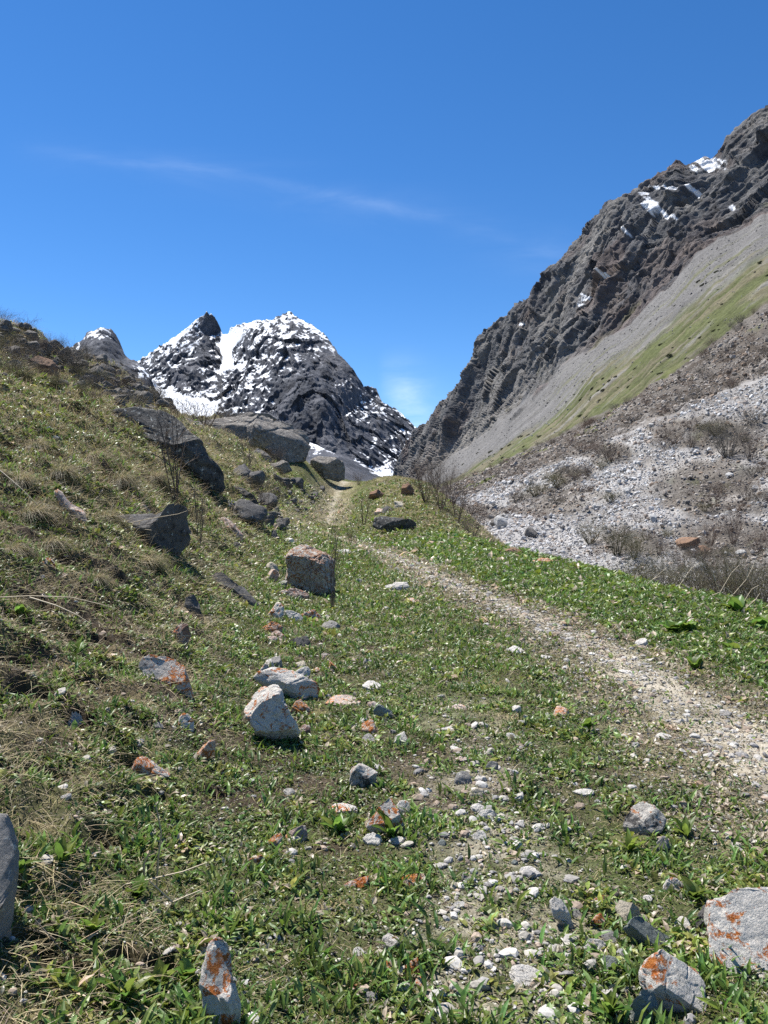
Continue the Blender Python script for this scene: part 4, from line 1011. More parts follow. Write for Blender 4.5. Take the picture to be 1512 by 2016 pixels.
m_twig = {}
def twig_mat(name, c):
    m, nt, out = new_mat(name); L = nt.links.new
    bs = N(nt, 'ShaderNodeBsdfPrincipled', _Roughness=.8); bs.inputs['Specular IOR Level'].default_value = .2
    tc = N(nt, 'ShaderNodeTexCoord'); nz = N(nt, 'ShaderNodeTexNoise', _Scale=4., _Detail=4.); L(tc.outputs['Object'], nz.inputs['Vector'])
    x = N(nt, 'ShaderNodeMix', data_type='RGBA'); L(nz.outputs['Fac'], x.inputs['Factor']); x.inputs[6].default_value = (*[k * .65 for k in c], 1); x.inputs[7].default_value = (*[k * 1.3 for k in c], 1)
    L(x.outputs[2], bs.inputs['Base Color']); L(bs.outputs[0], out.inputs['Surface']); return m
m_bark = twig_mat('brown_twigs', (.125, .098, .080)); m_bark2 = twig_mat('reddish_twigs', (.13, .092, .072)); m_bark3 = twig_mat('olive_twigs', (.125, .115, .062)); m_grey = twig_mat('grey_twigs', (.135, .12, .10))
m_dry = twig_mat('bleached_stalk', (.42, .36, .26))

def shrub_meshes(seed, nst=12, height=1.0, width=.8, rad=.012, lev_spread=.68, mat=None, buds=False):
    r = np.random.default_rng(seed); out = [[], []]; tips = []
    for k in range(nst):
        a = r.uniform(0, 2 * math.pi); e = r.uniform(.05, 1) ** .7 * width
        d = np.array([math.cos(a) * e, math.sin(a) * e, 1.0]); d /= np.linalg.norm(d)
        p = np.array([math.cos(a) * .08, math.sin(a) * .08, -.05]) * width
        grow(r, p, d, height * r.uniform(.55, .95), rad * r.uniform(.7, 1.2), 0, out, tips, lev_spread)
    V0, F0 = tubes(out[0]); V1, F1 = tubes(out[1])
    return (V0, F0), (V1, F1), np.array(tips)
def shrub_proto(seed, **k):
    mat = k.pop('mat'); (V0, F0), (V1, F1), tips = shrub_meshes(seed, **k)
    a = mesh('stems', V0, F0, np.full(len(F0), 4), mat); b = mesh('twigs', V1, F1, np.full(len(F1), 4), mat)
    return a, b
# bushy prototypes of unit height, for near to middle distance
PROTO = {
 'brown': [shrub_proto(100 + i, nst=30, width=.75, rad=.008, mat=m_bark) for i in range(3)],
 'red': [shrub_proto(200 + i, nst=32, width=.6, rad=.0075, mat=m_bark2) for i in range(2)],
 'olive': [shrub_proto(300 + i, nst=50, width=.7, rad=.008, mat=m_bark3) for i in range(2)],
 'thin': [shrub_proto(400 + i, nst=6, width=.5, rad=.022, lev_spread=.45, mat=m_bark) for i in range(3)],
 'grey': [shrub_proto(500 + i, nst=44, width=.8, rad=.009, mat=m_grey) for i in range(2)],
}
def put_shrub(kind, loc, h, wd, label, group=None, k=0, rz=0.):
    a, b = PROTO[kind][k % len(PROTO[kind])]
    root = empty('shrub', loc); root.rotation_euler = (0, 0, rz)
    tag(root, label, 'shrub', group)
    for nm, me in (('stems', a), ('twigs', b)):
        o = link(nm, me, root); o.scale = (wd, wd, h)
    return root
def near_shrub(kind, px, py, hpx, wpx, label, Y=None, group=None, k=0, rz=0.):
    Y = float(hit(px, py)[0]) if Y is None else Y
    p = pt(px, py, Y); p[2] = float(H(np.array(p[0]), np.array(p[1]))) if Y < 60 else p[2]
    return put_shrub(kind, tuple(p), hpx * Y / F * .95, wpx * Y / F * .75, label, group, k, rz)
def far_shrub(kind, px, py, hpx, wpx, label, group=None, k=0, rz=0.):
    p = far_point(px, py); Y = p[1]
    return put_shrub(kind, tuple(p - [0, 0, .1]), hpx * Y / F * .95, wpx * Y / F * .75, label, group, k, rz)
NS, FS = near_shrub, far_shrub
NS('brown', 400, 838, 64, 110, 'bare bush standing between the slanting slab and the massive boulder', Y=39, k=0)
NS('brown', 352, 826, 46, 70, 'low bare bush left of the big one above the slanting slab', Y=38, k=1, rz=1)
NS('grey', 448, 826, 38, 60, 'thin bare bush behind the massive boulder', Y=44, k=1)
NS('brown', 545, 905, 50, 44, 'bare bush growing against the face of the massive boulder', Y=38.5, k=2)
NS('olive', 508, 884, 34, 36, 'greenish bush on the front of the massive boulder', Y=39, k=0)
NS('thin', 345, 992, 180, 120, 'leafless shrub with several thin stems above the dark wedge boulder', k=0)
NS('thin', 392, 1080, 110, 46, 'slender leafless twig right of the dark wedge boulder', k=1)
NS('thin', 655, 1200, 145, 62, 'twiggy sapling in front of the rust banded boulder', k=2)
NS('brown', 540, 980, 56, 54, 'small tree like bare shrub on the slope above the upper trail', k=2, Y=25)
NS('thin', 486, 968, 66, 40, 'spindly bare shrub behind the small tree like shrub', Y=27, k=1)
NS('thin', 516, 1036, 70, 60, 'thin bare shrub at the slope foot by the trail bend', Y=19.5, k=2, rz=2)
NS('thin', 716, 1026, 60, 44, 'small bare shrub on the near side of the mound', Y=31, k=0, rz=2)
NS('brown', 706, 948, 22, 24, 'tiny bare shrub on the crest right of the trail', Y=46, k=1)
NS('olive', 690, 1088, 26, 20, 'single dark twiglet standing in grass below the mound', Y=22, k=1)
for i, (px, py, hp, wp, Y) in enumerate([(838,1040,70,66,33), (868,1048,82,74,32), (900,1056,80,70,31), (858,1010,60,60,38), (890,1030,66,70,36), (930,1070,56,60,29), (826,998,44,44,40), (960,1080,40,50,27)]):
    lb = ['reddish bare bush at the left end of the thicket on the mound flank', 'tall bare bush in the middle of the mound thicket', 'dense bare bush right of the tall one in the mound thicket', 'bare bush high on the mound flank behind the thicket', 'brown bush at the back of the mound thicket', 'low bare bush where thicket meets the lush verge', 'small bare bush near the mound top right side', 'lowest bare bush at the right tip of the mound thicket'][i]
    NS('red' if i % 2 == 0 else 'brown', px, py, hp, wp, lb, Y=Y, k=i, rz=i * 1.3, group='bare thicket on the mound')
for i, (px, py, hp, wp, Y, lb) in enumerate([(40,662,26,60,35,'grey green bush on the left skyline beside the pale slab'), (6,648,24,50,33,'bush at the very top of the left skyline'), (98,690,20,40,37,'small bush on the skyline below the first'), (265,770,30,50,42,'brown bush on the skyline above the rock peak shoulder'), (150,740,40,70,29,'wide brown bush beside the brown block'), (30,720,52,90,24,'dense dark bush left of the brown block'), (20,770,44,120,19,'dry bush on the upper slope at the left edge'), (220,792,26,50,31,'low brown bush on the talus'), (245,745,26,50,39,'brown bush near the talus top'), (312,796,22,40,41,'little bush where the talus meets the boulder field'), (170,705,24,50,37,'bush on the skyline between talus rocks')]):
    NS(['grey', 'brown'][i % 2], px, py, hp, wp, lb, Y=Y, k=i, rz=i, group='bushes on the upper left hillside')
# valley-bottom shrubs that stand out
for i, (kind, px, py, hp, wp, lb) in enumerate([
 ('brown',1198,1078-170+2,34,80,'brown bush patch on the soil island by the debris flow'),
 ('brown',1120,938,24,30,'small dark bush standing in pale gravel'),
 ('brown',1156,938,30,30,'rounded bush right of the small dark one'),
 ('brown',1360,880,36,60,'big rounded bush between two pale debris tongues'),
 ('grey',1430,900,70,90,'tall grey bush on the rubble near the right edge'),
 ('brown',1480,905,60,60,'brown bush at the right edge on the rubble'),
 ('olive',1166,1072,44,60,'olive bush at the near gravel edge'),
 ('olive',1222,1094,56,70,'wide olive bush with bare stems on the gravel'),
 ('olive',1256,1102,52,56,'olive bush just right of the wide one'),
 ('brown',1300,1092,36,44,'brown bush before the rust coloured rock'),
 ('red',1398,1076,56,50,'reddish bush behind the pale gravel patch'),
 ('red',1442,1072,60,60,'tall reddish bush near the dark hollow'),
 ('red',1490,1090,50,70,'russet bush thicket at the right edge'),
 ('brown',1340,1126,56,70,'brown bush beside the rust coloured rock'),
 ('red',1400,1120,50,70,'russet bush left of the pale gravel patch'),
 ('grey',1105,930,16,26,'low grey bush beside the soil island'),
 ('brown',1085,880,20,40,'brown bush above the pale gravel'),
 ('brown',1260,1030,22,40,'brown bush on the grey gravel below'),
 ('brown',1235,870,18,30,'little bush above the brown patch'),
 ('red',1405,1000,40,70,'russet scrub on the brown rubble'),
 ('brown',1470,985,40,60,'dark scrub on the brown rubble by the right edge')]):
    FS(kind, px, py, hp, wp, lb, k=i, rz=i * .9)
rs_ = np.random.default_rng(41)
for i in range(46):
    c_ = [(60,690,60,18),(140,715,50,18),(20,730,30,26),(220,770,40,14),(290,795,26,8),(110,760,60,14)][i % 6]
    px, py = rs_.normal(c_[0], c_[2]), rs_.normal(c_[1], c_[3]); Y = float(hit(px, py)[0])
    if Y > 60 or px < -60: continue
    NS(['brown', 'grey', 'olive'][i % 3], px, py, rs_.uniform(14, 30), rs_.uniform(30, 60), 'low brown scrub bush between the talus rocks of the upper left hillside', Y=Y, k=i, rz=i * .7, group='scrub between the talus rocks')
# the large grey-green thicket just beyond the verge
for i, (px, py, hp, wp, Y) in enumerate([(1290,1200,90,110,30),(1340,1210,95,120,27),(1390,1215,100,120,25),(1440,1225,105,120,24),(1490,1235,112,120,23),(1540,1240,110,120,23),(1250,1180,70,90,33),(1360,1190,70,120,33),(1430,1185,75,120,32),(1500,1190,80,120,30),]):
    lb = ['left end bush of the thicket below the verge', 'second bush of the thicket below the verge', 'middle bush of the thicket right below the pale stalks', 'fourth bush of the thicket below the verge, under the stalks', 'tall bush of the thicket at the right picture edge', 'thicket bush cut by the right picture edge', 'small bush left of the thicket behind the leaning stalk', 'bush at the back of the thicket, left part', 'bush at the back of the thicket, middle part', 'bush at the back of the thicket, right part'][i]
    p = pt(px, py, Y)
    put_shrub(['olive', 'grey', 'olive', 'brown'][i % 4], tuple(p), hp * 1.0 * Y / F, wp * Y / F * .95, lb, 'thicket below the verge', i, i * 1.1)
# scattered bushes on the rubble band and upper gravel: alike, tiny
rr = np.random.default_rng(77); cnt = 0
while cnt < 150:
    px = rr.uniform(900, 1560)
    u = rr.uniform(0, 1); lo, hi = np.interp(px, *np.array(SHRB).T), np.interp(px, *np.array(GBOT).T)
    py = lo + (hi - lo) * u
    s = rr.uniform(9, 20) * np.interp(px, [900, 1500], [.75, 1.25])
    a = put_shrub(['brown', 'grey', 'red'][cnt % 3], tuple(far_point(px, py) - [0, 0, .2]), *[s * far_point(px, py)[1] / F * k for k in (.75, 1.2)], 'low brown bush on the rubble band under the grassy slope', 'bushes on the rubble band', cnt, rr.uniform(0, 6)); cnt += 1
# scrub on the brown rubble islands
cnt = 0
while cnt < 48:
    cx_, cy_, rx_, ry_ = isl[rr.integers(len(isl))]
    px, py = cx_ + rr.normal(0, .55) * rx_, cy_ + rr.normal(0, .5) * ry_
    if px > 1560 or py > 1115: continue
    p = far_point(px, py); s = rr.uniform(14, 34) * p[1] / F
    put_shrub(['brown', 'grey', 'red', 'olive'][cnt % 4], tuple(p - [0, 0, .15]), s * .8, s * rr.uniform(1.2, 2.0), 'dull brown scrub bush on the dark rubble patches of the valley floor', 'scrub on the dark rubble patches', cnt, rr.uniform(0, 6)); cnt += 1
# dark cushions of juniper on the grassy strip
def blob(seed):
    v, f = stone_shape(seed, 3, p=2.2, ncut=0, rough=.3); return v * np.array([.5, .5, .3]), f
m_jun = col_mat('juniper_green', .9, .1, 3, .4)
jm = []
for k in range(4):
    r2_ = np.random.default_rng(k + 60); v, f = blob(k + 20); nl = 900
    c = v[r2_.integers(len(v), size=nl)] * r2_.uniform(.7, 1.08, (nl, 1)); d1 = r2_.normal(0, .055, (nl, 3)); d2 = r2_.normal(0, .055, (nl, 3))
    V = np.concatenate([np.stack([c, c + d1, c + d2], 1).reshape(-1, 3)]); cc = np.array([.035, .042, .018]) * r2_.uniform(.6, 1.7, (nl, 1)); cc = np.repeat(cc, 3, 0)
    jm.append(mesh('juniper', V, np.arange(nl * 3).reshape(-1, 3), np.full(nl, 3), m_jun, cc))
cnt = 0
while cnt < 70:
    px = rr.uniform(900, 1520); u = rr.beta(1.1, 1.6); lo, hi = np.interp(px, *np.array(GBOT).T), np.interp(px, *np.array(CLIFF).T)
    py = lo + (hi - lo) * u * .8; p = far_point(px, py); s = rr.uniform(3, 10) * p[1] / F
    o = link('juniper_bush', jm[cnt % 4]); o.location = p; o.scale = (s, s * 1.5, s * .8); o.rotation_euler = (0, -.6, rr.uniform(-.4, .4))
    tag(o, 'low dark juniper cushion on the grassy strip of the far slope', 'juniper', 'juniper cushions on the far slope'); cnt += 1
# gravel-field boulders
def valley_rock(mat, box, label, seed=None, group=None):
    x0, y0, x1, y1 = box; p = far_point((x0 + x1) / 2, y1); Y = p[1]; k = Y / F
    v, f = stone_shape(seed or int(x0 + 3 * y0), 4, ncut=10, rough=.06)
    v = v * np.array([(x1 - x0) * k / 2, (x1 - x0) * k * .4, (y1 - y0) * k * .62]) + p + [0, (x1 - x0) * k * .2, (y1 - y0) * k * .45]
    return place_mesh('boulder', v, f, mat, label, 'boulder', group)
for mt, bx_, lb in [('V',(978,1016,1004,1042),'pale square boulder at the left tip of the gravel'),('V',(1226,960,1240,976),'bright white boulder high in the gravel'),('T',(1034,1040,1060,1058),'grey boulder on bare gravel, left part'),
 ('V',(1284,1012,1300,1028),'white sided boulder with a dark underside in the gravel'),('N',(1340,1058,1386,1076),'rust coloured flat boulder among bushes'),('V',(1370,1108,1396,1126),'white boulder behind the thicket below the verge'),
 ('N',(1376,1074,1400,1090),'brown boulder right of the rust coloured flat one'),('V',(1196,1018,1212,1030),'pale boulder in the middle of the gravel'),('V',(1162,990,1178,1002),'pale flat boulder below the soil island'),
 ('T',(962,1022,978,1036),'dark boulder beside the pale square one'),('V',(1450,1082,1470,1094),'white boulder on the pale gravel patch at right'),('V',(1425,1086,1440,1094),'small white boulder left of the one on the gravel patch'),
 ('V',(1430,930,1446,940),'pale boulder on the brown rubble'),('V',(1480,955,1496,966),'white boulder on the rubble near the right edge'),('T',(1348,985,1362,994),'grey boulder on the brown rubble'),('V',(1280,834,1290,842),'white boulder at the top of the debris flow'),('V',(1100,1000,1112,1008),'pale boulder on the left gravel tongue'),('T',(925,1016,940,1028),'grey boulder at the far left gravel edge')]:
    valley_rock(mt, bx_, lb)
# bleached stalks
def stalk(name, paths, mat, label, Y, rad=.006, base=None, cat='dry stalk'):
    segs = []
    for ps in paths:
        w_ = [pt(x, y, Y + dy) for x, y, dy in ps]
        for i in range(len(w_) - 1):
            f0, f1 = i / len(w_), (i + 1) / len(w_); segs.append((w_[i], w_[i + 1], rad * (1 - .6 * f0), rad * (1 - .6 * f1)))
    V, f = tubes(segs); b = pt(paths[0][0][0], paths[0][0][1], Y)
    o = link(name, mesh(name, V - b, f, np.full(len(f), 4), mat)); o.location = b
    return tag(o, label, cat)
ST = lambda paths, lb, Y, rad=.006, mat=None: stalk('dry_stalk', paths, mat or m_dry, lb, Y, rad)
ST([[(1402,1172,0),(1418,1166,0),(1440,1128,.1),(1456,1112,.2)],[(1418,1166,0),(1408,1144,-.1),(1404,1130,-.1)],[(1440,1128,.1),(1430,1110,.0)]], 'forked bleached stalk with a bent base on the verge lip', 11)
ST([[(1424,1194,0),(1444,1170,0),(1470,1140,.1),(1484,1112,.2)],[(1444,1170,0),(1430,1158,0),(1410,1150,-.1)],[(1470,1140,.1),(1474,1110,.1)]], 'tallest of the crossing bleached stalks on the verge lip', 10.9)
ST([[(1436,1200,0),(1464,1186,.1),(1480,1160,.1),(1494,1152,.1)],[(1464,1186,.1),(1440,1176,0),(1412,1162,0)],[(1464,1186,.1),(1476,1166,.2)]], 'low crossing bleached stalk right of the tallest', 10.7)
ST([[(1470,1196,0),(1488,1180,0),(1496,1168,.1)],[(1488,1180,0),(1478,1186,.1)]], 'short bleached stalk low on the verge lip', 10.6)
ST([[(1496,1200,0),(1512,1192,0),(1540,1176,.1)]], 'bleached stalk leaving through the right picture edge', 10.5)
ST([[(1332,1162,0),(1346,1140,.1),(1362,1118,.2),(1378,1108,.2)],[(1346,1140,.1),(1352,1122,.1),(1356,1112,.1)]], 'forked leaning pale stalk in front of the thicket', 12.4)
ST([[(1266,1156,0),(1286,1140,.1),(1312,1118,.2)],[(1286,1140,.1),(1300,1134,.1)]], 'straight leaning pale stalk left of the forked one', 13.2)
ST([[(1222,1150,0),(1244,1142,.1),(1262,1132,.2)]], 'short pale stalk at the left of the leaning ones', 14)
ST([[(308,1750,0),(312,1690,-.05),(318,1640,-.1),(308,1588,-.12)]], 'upright cream dead stem on the lower left slope', 2.95, .005)
ST([[(284,1738,0),(284,1698,-.03),(296,1674,-.05)]], 'short forked cream stem beside the upright dead stem', 2.95, .006)
ST([[(216,1748,0),(300,1730,-.04),(360,1716,-.06),(408,1698,-.06)]], 'long straw lying across the lower left slope', 2.92, .0035)
ST([[(326,1796,0),(340,1776,-.02),(396,1752,-.04)],[(340,1776,-.02),(294,1734,-.04)]], 'bent straw twig under the lying straw', 2.75, .0035)
ST([[(0,1176,0),(60,1173,-.05),(140,1176,-.1),(200,1190,-.1),(226,1198,0)]], 'long pale grass stem arching across the left slope', 5.2, .004)
ST([[(58,1176,0),(110,1192,-.05),(150,1210,-.05),(178,1228,0)]], 'thicker pale stem drooping below the arching one', 5.0, .006)
ST([[(0,926,0),(40,960,-.1),(76,996,-.1)]], 'pale straw running down across the tussocks', 7.6, .006)
ST([[(230,1036,0),(290,1022,-.15),(350,1012,-.2),(368,1006,-.2)],[(230,1036,0),(300,1044,-.2)],[(230,1036,0),(280,990,-.1),(326,958,-.1)]], 'fan of straw stems brushing the dark wedge boulder', 9.2, .005)
ST([[(1392,1698,0),(1370,1672,-.02),(1346,1654,-.03)]], 'pale dry stem beside the grey speckled flat stone', 3.7, .004)
ST([[(674,1676,0),(712,1664,-.02),(760,1640,-.05)]], 'dry stem lying below the orange slab', 3.65, .004)
ST([[(0,0,0),(1,0,0)]] if False else [[(100,1964,0),(122,1918,-.02),(128,1880,-.04),(96,1840,-.04),(60,1800,0)]], 'wiry dead root loop at the bottom left', 2.35, .0025, m_grey)
# leafy rosettes
def leaf_mesh(r, n, L0, W0, tilt=(.3, 1.1), fold=.25, rnd=.5, heart=False):
    """n broad leaves radiating from a point: every leaf a cupped 4 x 5 patch"""
    Vs, Fs, Cs = [], [], []
    for i in range(n):
        a = r.uniform(0, 6.283); t = r.uniform(*tilt); L_ = L0 * r.uniform(.7, 1.2); W_ = W0 * r.uniform(.8, 1.2)
        s = np.linspace(0, 1, 7)[:, None]; wv = np.linspace(-1, 1, 5)[None]
        prof = np.sin(np.pi * np.clip(s * .94 + .06, 0, 1) ** (.75 if heart else .9)) ** .7
        x = s * L_ + 0 * wv; y = wv * prof * W_ / 2
        z = L_ * (.06 * np.sin(s * 3) - .35 * s ** 2 * rnd) + fold * np.abs(y) * 1.0 + .03 * L_ * np.sin(6 * wv + 9 * s)
        ct, st_ = math.cos(t), math.sin(t)
        X = x * ct - z * st_; Z = x * st_ + z * ct; ca, sa = math.cos(a), math.sin(a)
        Vv = np.stack([X * ca - y * sa, X * sa + y * ca, Z], -1).reshape(-1, 3)
        b = sum(len(q) for q in Vs); Vs.append(Vv); Fs.append(grid_faces(7, 5) + b)
        c = np.array([.14, .22, .038]) * r.uniform(.65, 1.35) * np.array([r.uniform(.8, 1.3), 1, 1]); Cs.append(np.tile(c, (35, 1)))
    return np.concatenate(Vs), np.concatenate(Fs), np.concatenate(Cs)
m_leaf = col_mat('leaf_green', .42, .5, 30, .2, trans=.55)
def rosette(px, py, n, Lpx, Wpx, label, seed, tilt=(.3, 1.1), heart=False):
    Y = float(hit(px, py)[0]); p = pt(px, py, Y); r = np.random.default_rng(seed)
    V, f, c = leaf_mesh(r, n, Lpx * Y / F, Wpx * Y / F, tilt, heart=heart)
    o = link('leafy_plant', mesh('leafy_plant', V, f, np.full(len(f), 4), m_leaf, c)); o.location = p
    return tag(o, label, 'plant')
for i, (px, py, n, L_, W_, lb) in enumerate([(1326,1248,12,34,24,'round leaved plant below the white and orange stone in the verge'),(1352,1246,9,30,24,'smaller round leaved plant right of the first'),(1368,1318,10,30,22,'broad leaved plant by the trail side of the verge'),(1498,1240,8,34,26,'large leaved plant at the right edge of the verge'),(1442,1284,4,28,28,'single large round leaf plant in the verge'),(1450,1206,9,34,24,'leafy clump on the verge lip under the stalks'),
  (316,1938,10,40,30,'pale green lobed plant in shade at the lower left'),(270,1768,8,40,26,'bright lobed seedling cluster below the dead stem'),(372,1925,8,36,30,'lobed plant left of the upright rock tip'),(182,1840,8,48,28,'yellow green leafy plant on dark soil'),(216,1990,9,40,30,'star leaved plant at the bottom left'),(248,1965,6,64,22,'plant with long pointed leaves at the bottom left'),(120,1700,8,56,20,'long leaved plant by the left edge boulder'),(34,1960-240,6,60,20,'leaf tuft touching the left edge boulder'),
  (1200,2000,7,56,24,'broad leaved plant over the low whitish rock'),(1366,1780-10,10,40,26,'lush plant left of the orange spotted rock'),(1240,1700-20,8,44,14,'upright leaf tuft below the dark white topped stone'),(1350,1650,10,44,14,'upright leaf tuft right of the grey speckled stone'),(1155,1440,8,34,16,'dock like tuft right of the pointed rosy stone'),(770,1680-30,8,54,18,'long leaved plant in front of the orange slab'),(665,1640,9,44,16,'dark leaf tuft left of the orange slab'),(150,1290,7,34,16,'fresh leaf pair on the dry left slope'),(40,1215,7,36,18,'broad leaf on the left slope edge')]):
    rosette(px, py, n, L_, W_, lb, 700 + i, (.5, 1.35) if i > 5 else (.6, 1.3))
# drooping tussocks of old grass on the left slope
m_blade = col_mat('grass_blades', .55, .35, 3, .2, trans=.35)
def tussock(px, py, wpx, label, seed, Y=None, n=1500):
    Y = float(hit(px, py)[0]) if Y is None else Y
    p = pt(px, py, Y); s = wpx * np.random.default_rng(seed + 5).uniform(.7, 1.2) * Y / F; r = np.random.default_rng(seed)
    a = r.uniform(0, 6.283, n); L_ = s * r.uniform(.35, .75, n); e = r.uniform(.35, 1.45, n); rb = s * .24 * np.sqrt(r.uniform(0, 1, n))
    wd = np.maximum(s * .0028, .0016) * r.uniform(.7, 1.4, n)
    b = np.stack([rb * np.cos(a), rb * np.sin(a), -.02 * s + 0 * a], -1)
    d = np.stack([np.cos(a) * np.cos(e), np.sin(a) * np.cos(e), np.sin(e)], -1)
    d[:, 0] += .55 + r.normal(0, .15); d[:, 1] -= .45; loose = r.uniform(0, 1, n) < .3; d[loose] = r.normal(0, .6, (loose.sum(), 3)) + [0.1, -.1, .35]; d *= r.uniform(.4, 1.2, (n, 1))
    t = np.linspace(0, 1, 5)[None, :, None]; drp = r.uniform(.35, .85, n)[:, None, None]
    c = b[:, None] + d[:, None] * L_[:, None, None] * t - np.array([0, 0, 1]) * (drp * L_[:, None, None] * t ** 2 * 1.3)
    sd_ = np.stack([-np.sin(a), np.cos(a), 0 * a], -1)[:, None] * wd[:, None, None] * (1 - .85 * t)
    V = np.concatenate([c - sd_, c + sd_], 2).reshape(n, 5, 2, 3).reshape(-1, 3)
    i = np.arange(n)[:, None, None] * 10 + np.arange(4)[None, :, None] * 2; f = (i + np.array([0, 1, 3, 2])[None, None]).reshape(-1, 4)
    green = r.uniform(0, 1, n) < .22
    cc = np.where(green[:, None], np.array([.10, .13, .035]), np.array([.44, .36, .215]) * r.uniform(.25, 1.1, (n, 1)))
    o = link('grass_tussock', mesh('grass_tussock', V, f, np.full(len(f), 4), m_blade, np.repeat(cc, 10, 0))); o.location = p
    return tag(o, label, 'grass tussock')
for i, (px, py, wp, lb) in enumerate([(40,948,110,'shaggy straw tussock overhanging a dark hollow at the left edge'),(120,930,90,'pale tussock right of the overhanging one'),(236,945,80,'rounded tussock with a dark hollow above the wedge boulder'),(180,900,80,'wide straw tussock below the grassy shoulder'),(286,1106,70,'dark tussock hanging under the wedge boulder'),(20,1085,90,'straw tussock at the left edge above bare soil'),(60,1010,80,'straw tussock beneath the overhanging one'),(300,940,70,'bleached tussock beside the leafless shrub'),(210,1020,80,'spiky tussock left of the wedge boulder'),(420,1010,50,'straw tuft under the tip of the slanting slab'),(100,1070,70,'flattened tussock below the pinkish slab'),(340,900,60,'dry tuft touching the underside of the slanting slab'),(30,1190,80,'small tussock beside the arching grass stem'),(190,1140,70,'ragged tuft over dark soil mid slope'),(70,880,80,'sunlit straw tussock on the shoulder')]):
    tussock(px, py, wp, lb, 800 + i)
# ================================================================ grass, leaves, straw, pebbles (uncountable ground cover)
def sample(n, y0, y1, k, dens, seed, umax=.62):
    """ground points: area density falls off with distance as Y**-k, thinned by dens(X, Y, masks)"""
    r = np.random.default_rng(seed)
    e = 2 - k
    m = int(n * 1.6)
    u = r.uniform(0, 1, m)
    Y = (y0 ** e + u * (y1 ** e - y0 ** e)) ** (1 / e) if abs(e) > 1e-3 else y0 * (y1 / y0) ** u
    X = r.uniform(-1, 1, m) * (umax * (Y + .6) + 1.5)      # cover the ground beside the view as well
    mk_ = masks(X, Y); pr = dens(X, Y, mk_)
    keep = r.uniform(0, 1, m) < pr
    X, Y = X[keep], Y[keep]
    mk_ = {a: b[keep] for a, b in mk_.items()}
    return X, Y, H(X, Y), mk_, r

def blades(name, X, Y, Z, r, L_, W_, lean, col, mat, label, nseg=3, curl=.5, dirbias=(0, 0)):
    n = len(X); a = r.uniform(0, 6.283, n)
    e = np.clip(r.normal(lean, .3, n), .08, 1.5)
    b = np.stack([X, Y, Z - .004], -1)
    d = np.stack([np.cos(a) * np.cos(e) + dirbias[0], np.sin(a) * np.cos(e) + dirbias[1], np.sin(e)], -1)
    t = np.linspace(0, 1, nseg + 1)[None, :, None]
    c = b[:, None] + d[:, None] * L_[:, None, None] * t - np.array([0, 0, 1]) * (curl * r.uniform(.2, 1, n)[:, None, None] * L_[:, None, None] * t ** 2)
    ph = r.uniform(0, 6.283, n); sd_ = np.stack([-np.sin(a + .3 * np.cos(ph)), np.cos(a), .3 * np.sin(ph)], -1)[:, None] * (W_[:, None, None] / 2) * np.clip(1.1 - t ** 1.6, .06, 1)
    k = nseg + 1
    V = np.stack([c - sd_, c + sd_], 2).reshape(-1, 3)
    i = np.arange(n)[:, None, None] * 2 * k + np.arange(nseg)[None, :, None] * 2; f = (i + np.array([0, 1, 3, 2])[None, None]).reshape(-1, 4)
    o = link(name, mesh(name, V, f, np.full(len(f), 4), mat, np.repeat(col, 2 * k, 0), smooth_=False))
    return tag(o, label, name.replace('_', ' '), kind='stuff')

def leaves(name, X, Y, Z, r, L_, W_, lean, col, mat, label, lift=0.):
    """lance shaped leaves folded along the midrib"""
    n = len(X); a = r.uniform(0, 6.283, n); e = np.clip(r.normal(lean, .38, n), -.1, 1.45); roll = r.normal(0, .45, n)
    s = np.array([0, .28, .62, 1.0]); wv = np.array([.12, .9, .85, 0.02]); rise = np.array([0, .05, .03, -.12])
    ca, sa, ce, se = np.cos(a), np.sin(a), np.cos(e), np.sin(e)
    D = np.stack([ca * ce, sa * ce, se], -1); U = np.stack([-ca * se, -sa * se, ce], -1); S = np.stack([-sa, ca, 0 * a], -1)
    S2 = S * np.cos(roll)[:, None] + U * np.sin(roll)[:, None]; U2 = -S * np.sin(roll)[:, None] + U * np.cos(roll)[:, None]
    b = np.stack([X, Y, Z + lift - .003], -1)
    mid = b[:, None] + D[:, None] * (L_[:, None] * s)[..., None] + U2[:, None] * (L_[:, None] * rise)[..., None]
    side = S2[:, None] * (W_[:, None] / 2 * wv)[..., None]; upf = U2[:, None] * (W_[:, None] * .18 * wv)[..., None]
    V = np.stack([mid - side + upf, mid, mid + side + upf], 2).reshape(-1, 3)      # n,4,3
    i = np.arange(n)[:, None, None] * 12 + np.arange(3)[None, :, None] * 3
    f = np.concatenate([(i + np.array([0, 1, 4, 3])[None, None]).reshape(-1, 4), (i + np.array([1, 2, 5, 4])[None, None]).reshape(-1, 4)])
    o = link(name, mesh(name, V, f, np.full(len(f), 4), mat, np.repeat(col, 12, 0), smooth_=False))
    return tag(o, label, name.replace('_', ' '), kind='stuff')

m_green = col_mat('turf_green', .6, .25, 2, .15, trans=.36)
m_lf = col_mat('herb_green', .42, .45, 2, .15, trans=.36)
m_straw = col_mat('straw', .6, .3, 2, .15, trans=.25)
P3 = lambda X, Y: np.stack([X, Y, 0 * X], -1)
clump = lambda X, Y, sc, sd: fbm(P3(X, Y) / sc, 3, sd)
gsz = lambda Y: np.clip(Y / 4.0, 1, 6.5) ** .75          # far tufts are drawn as coarser tufts

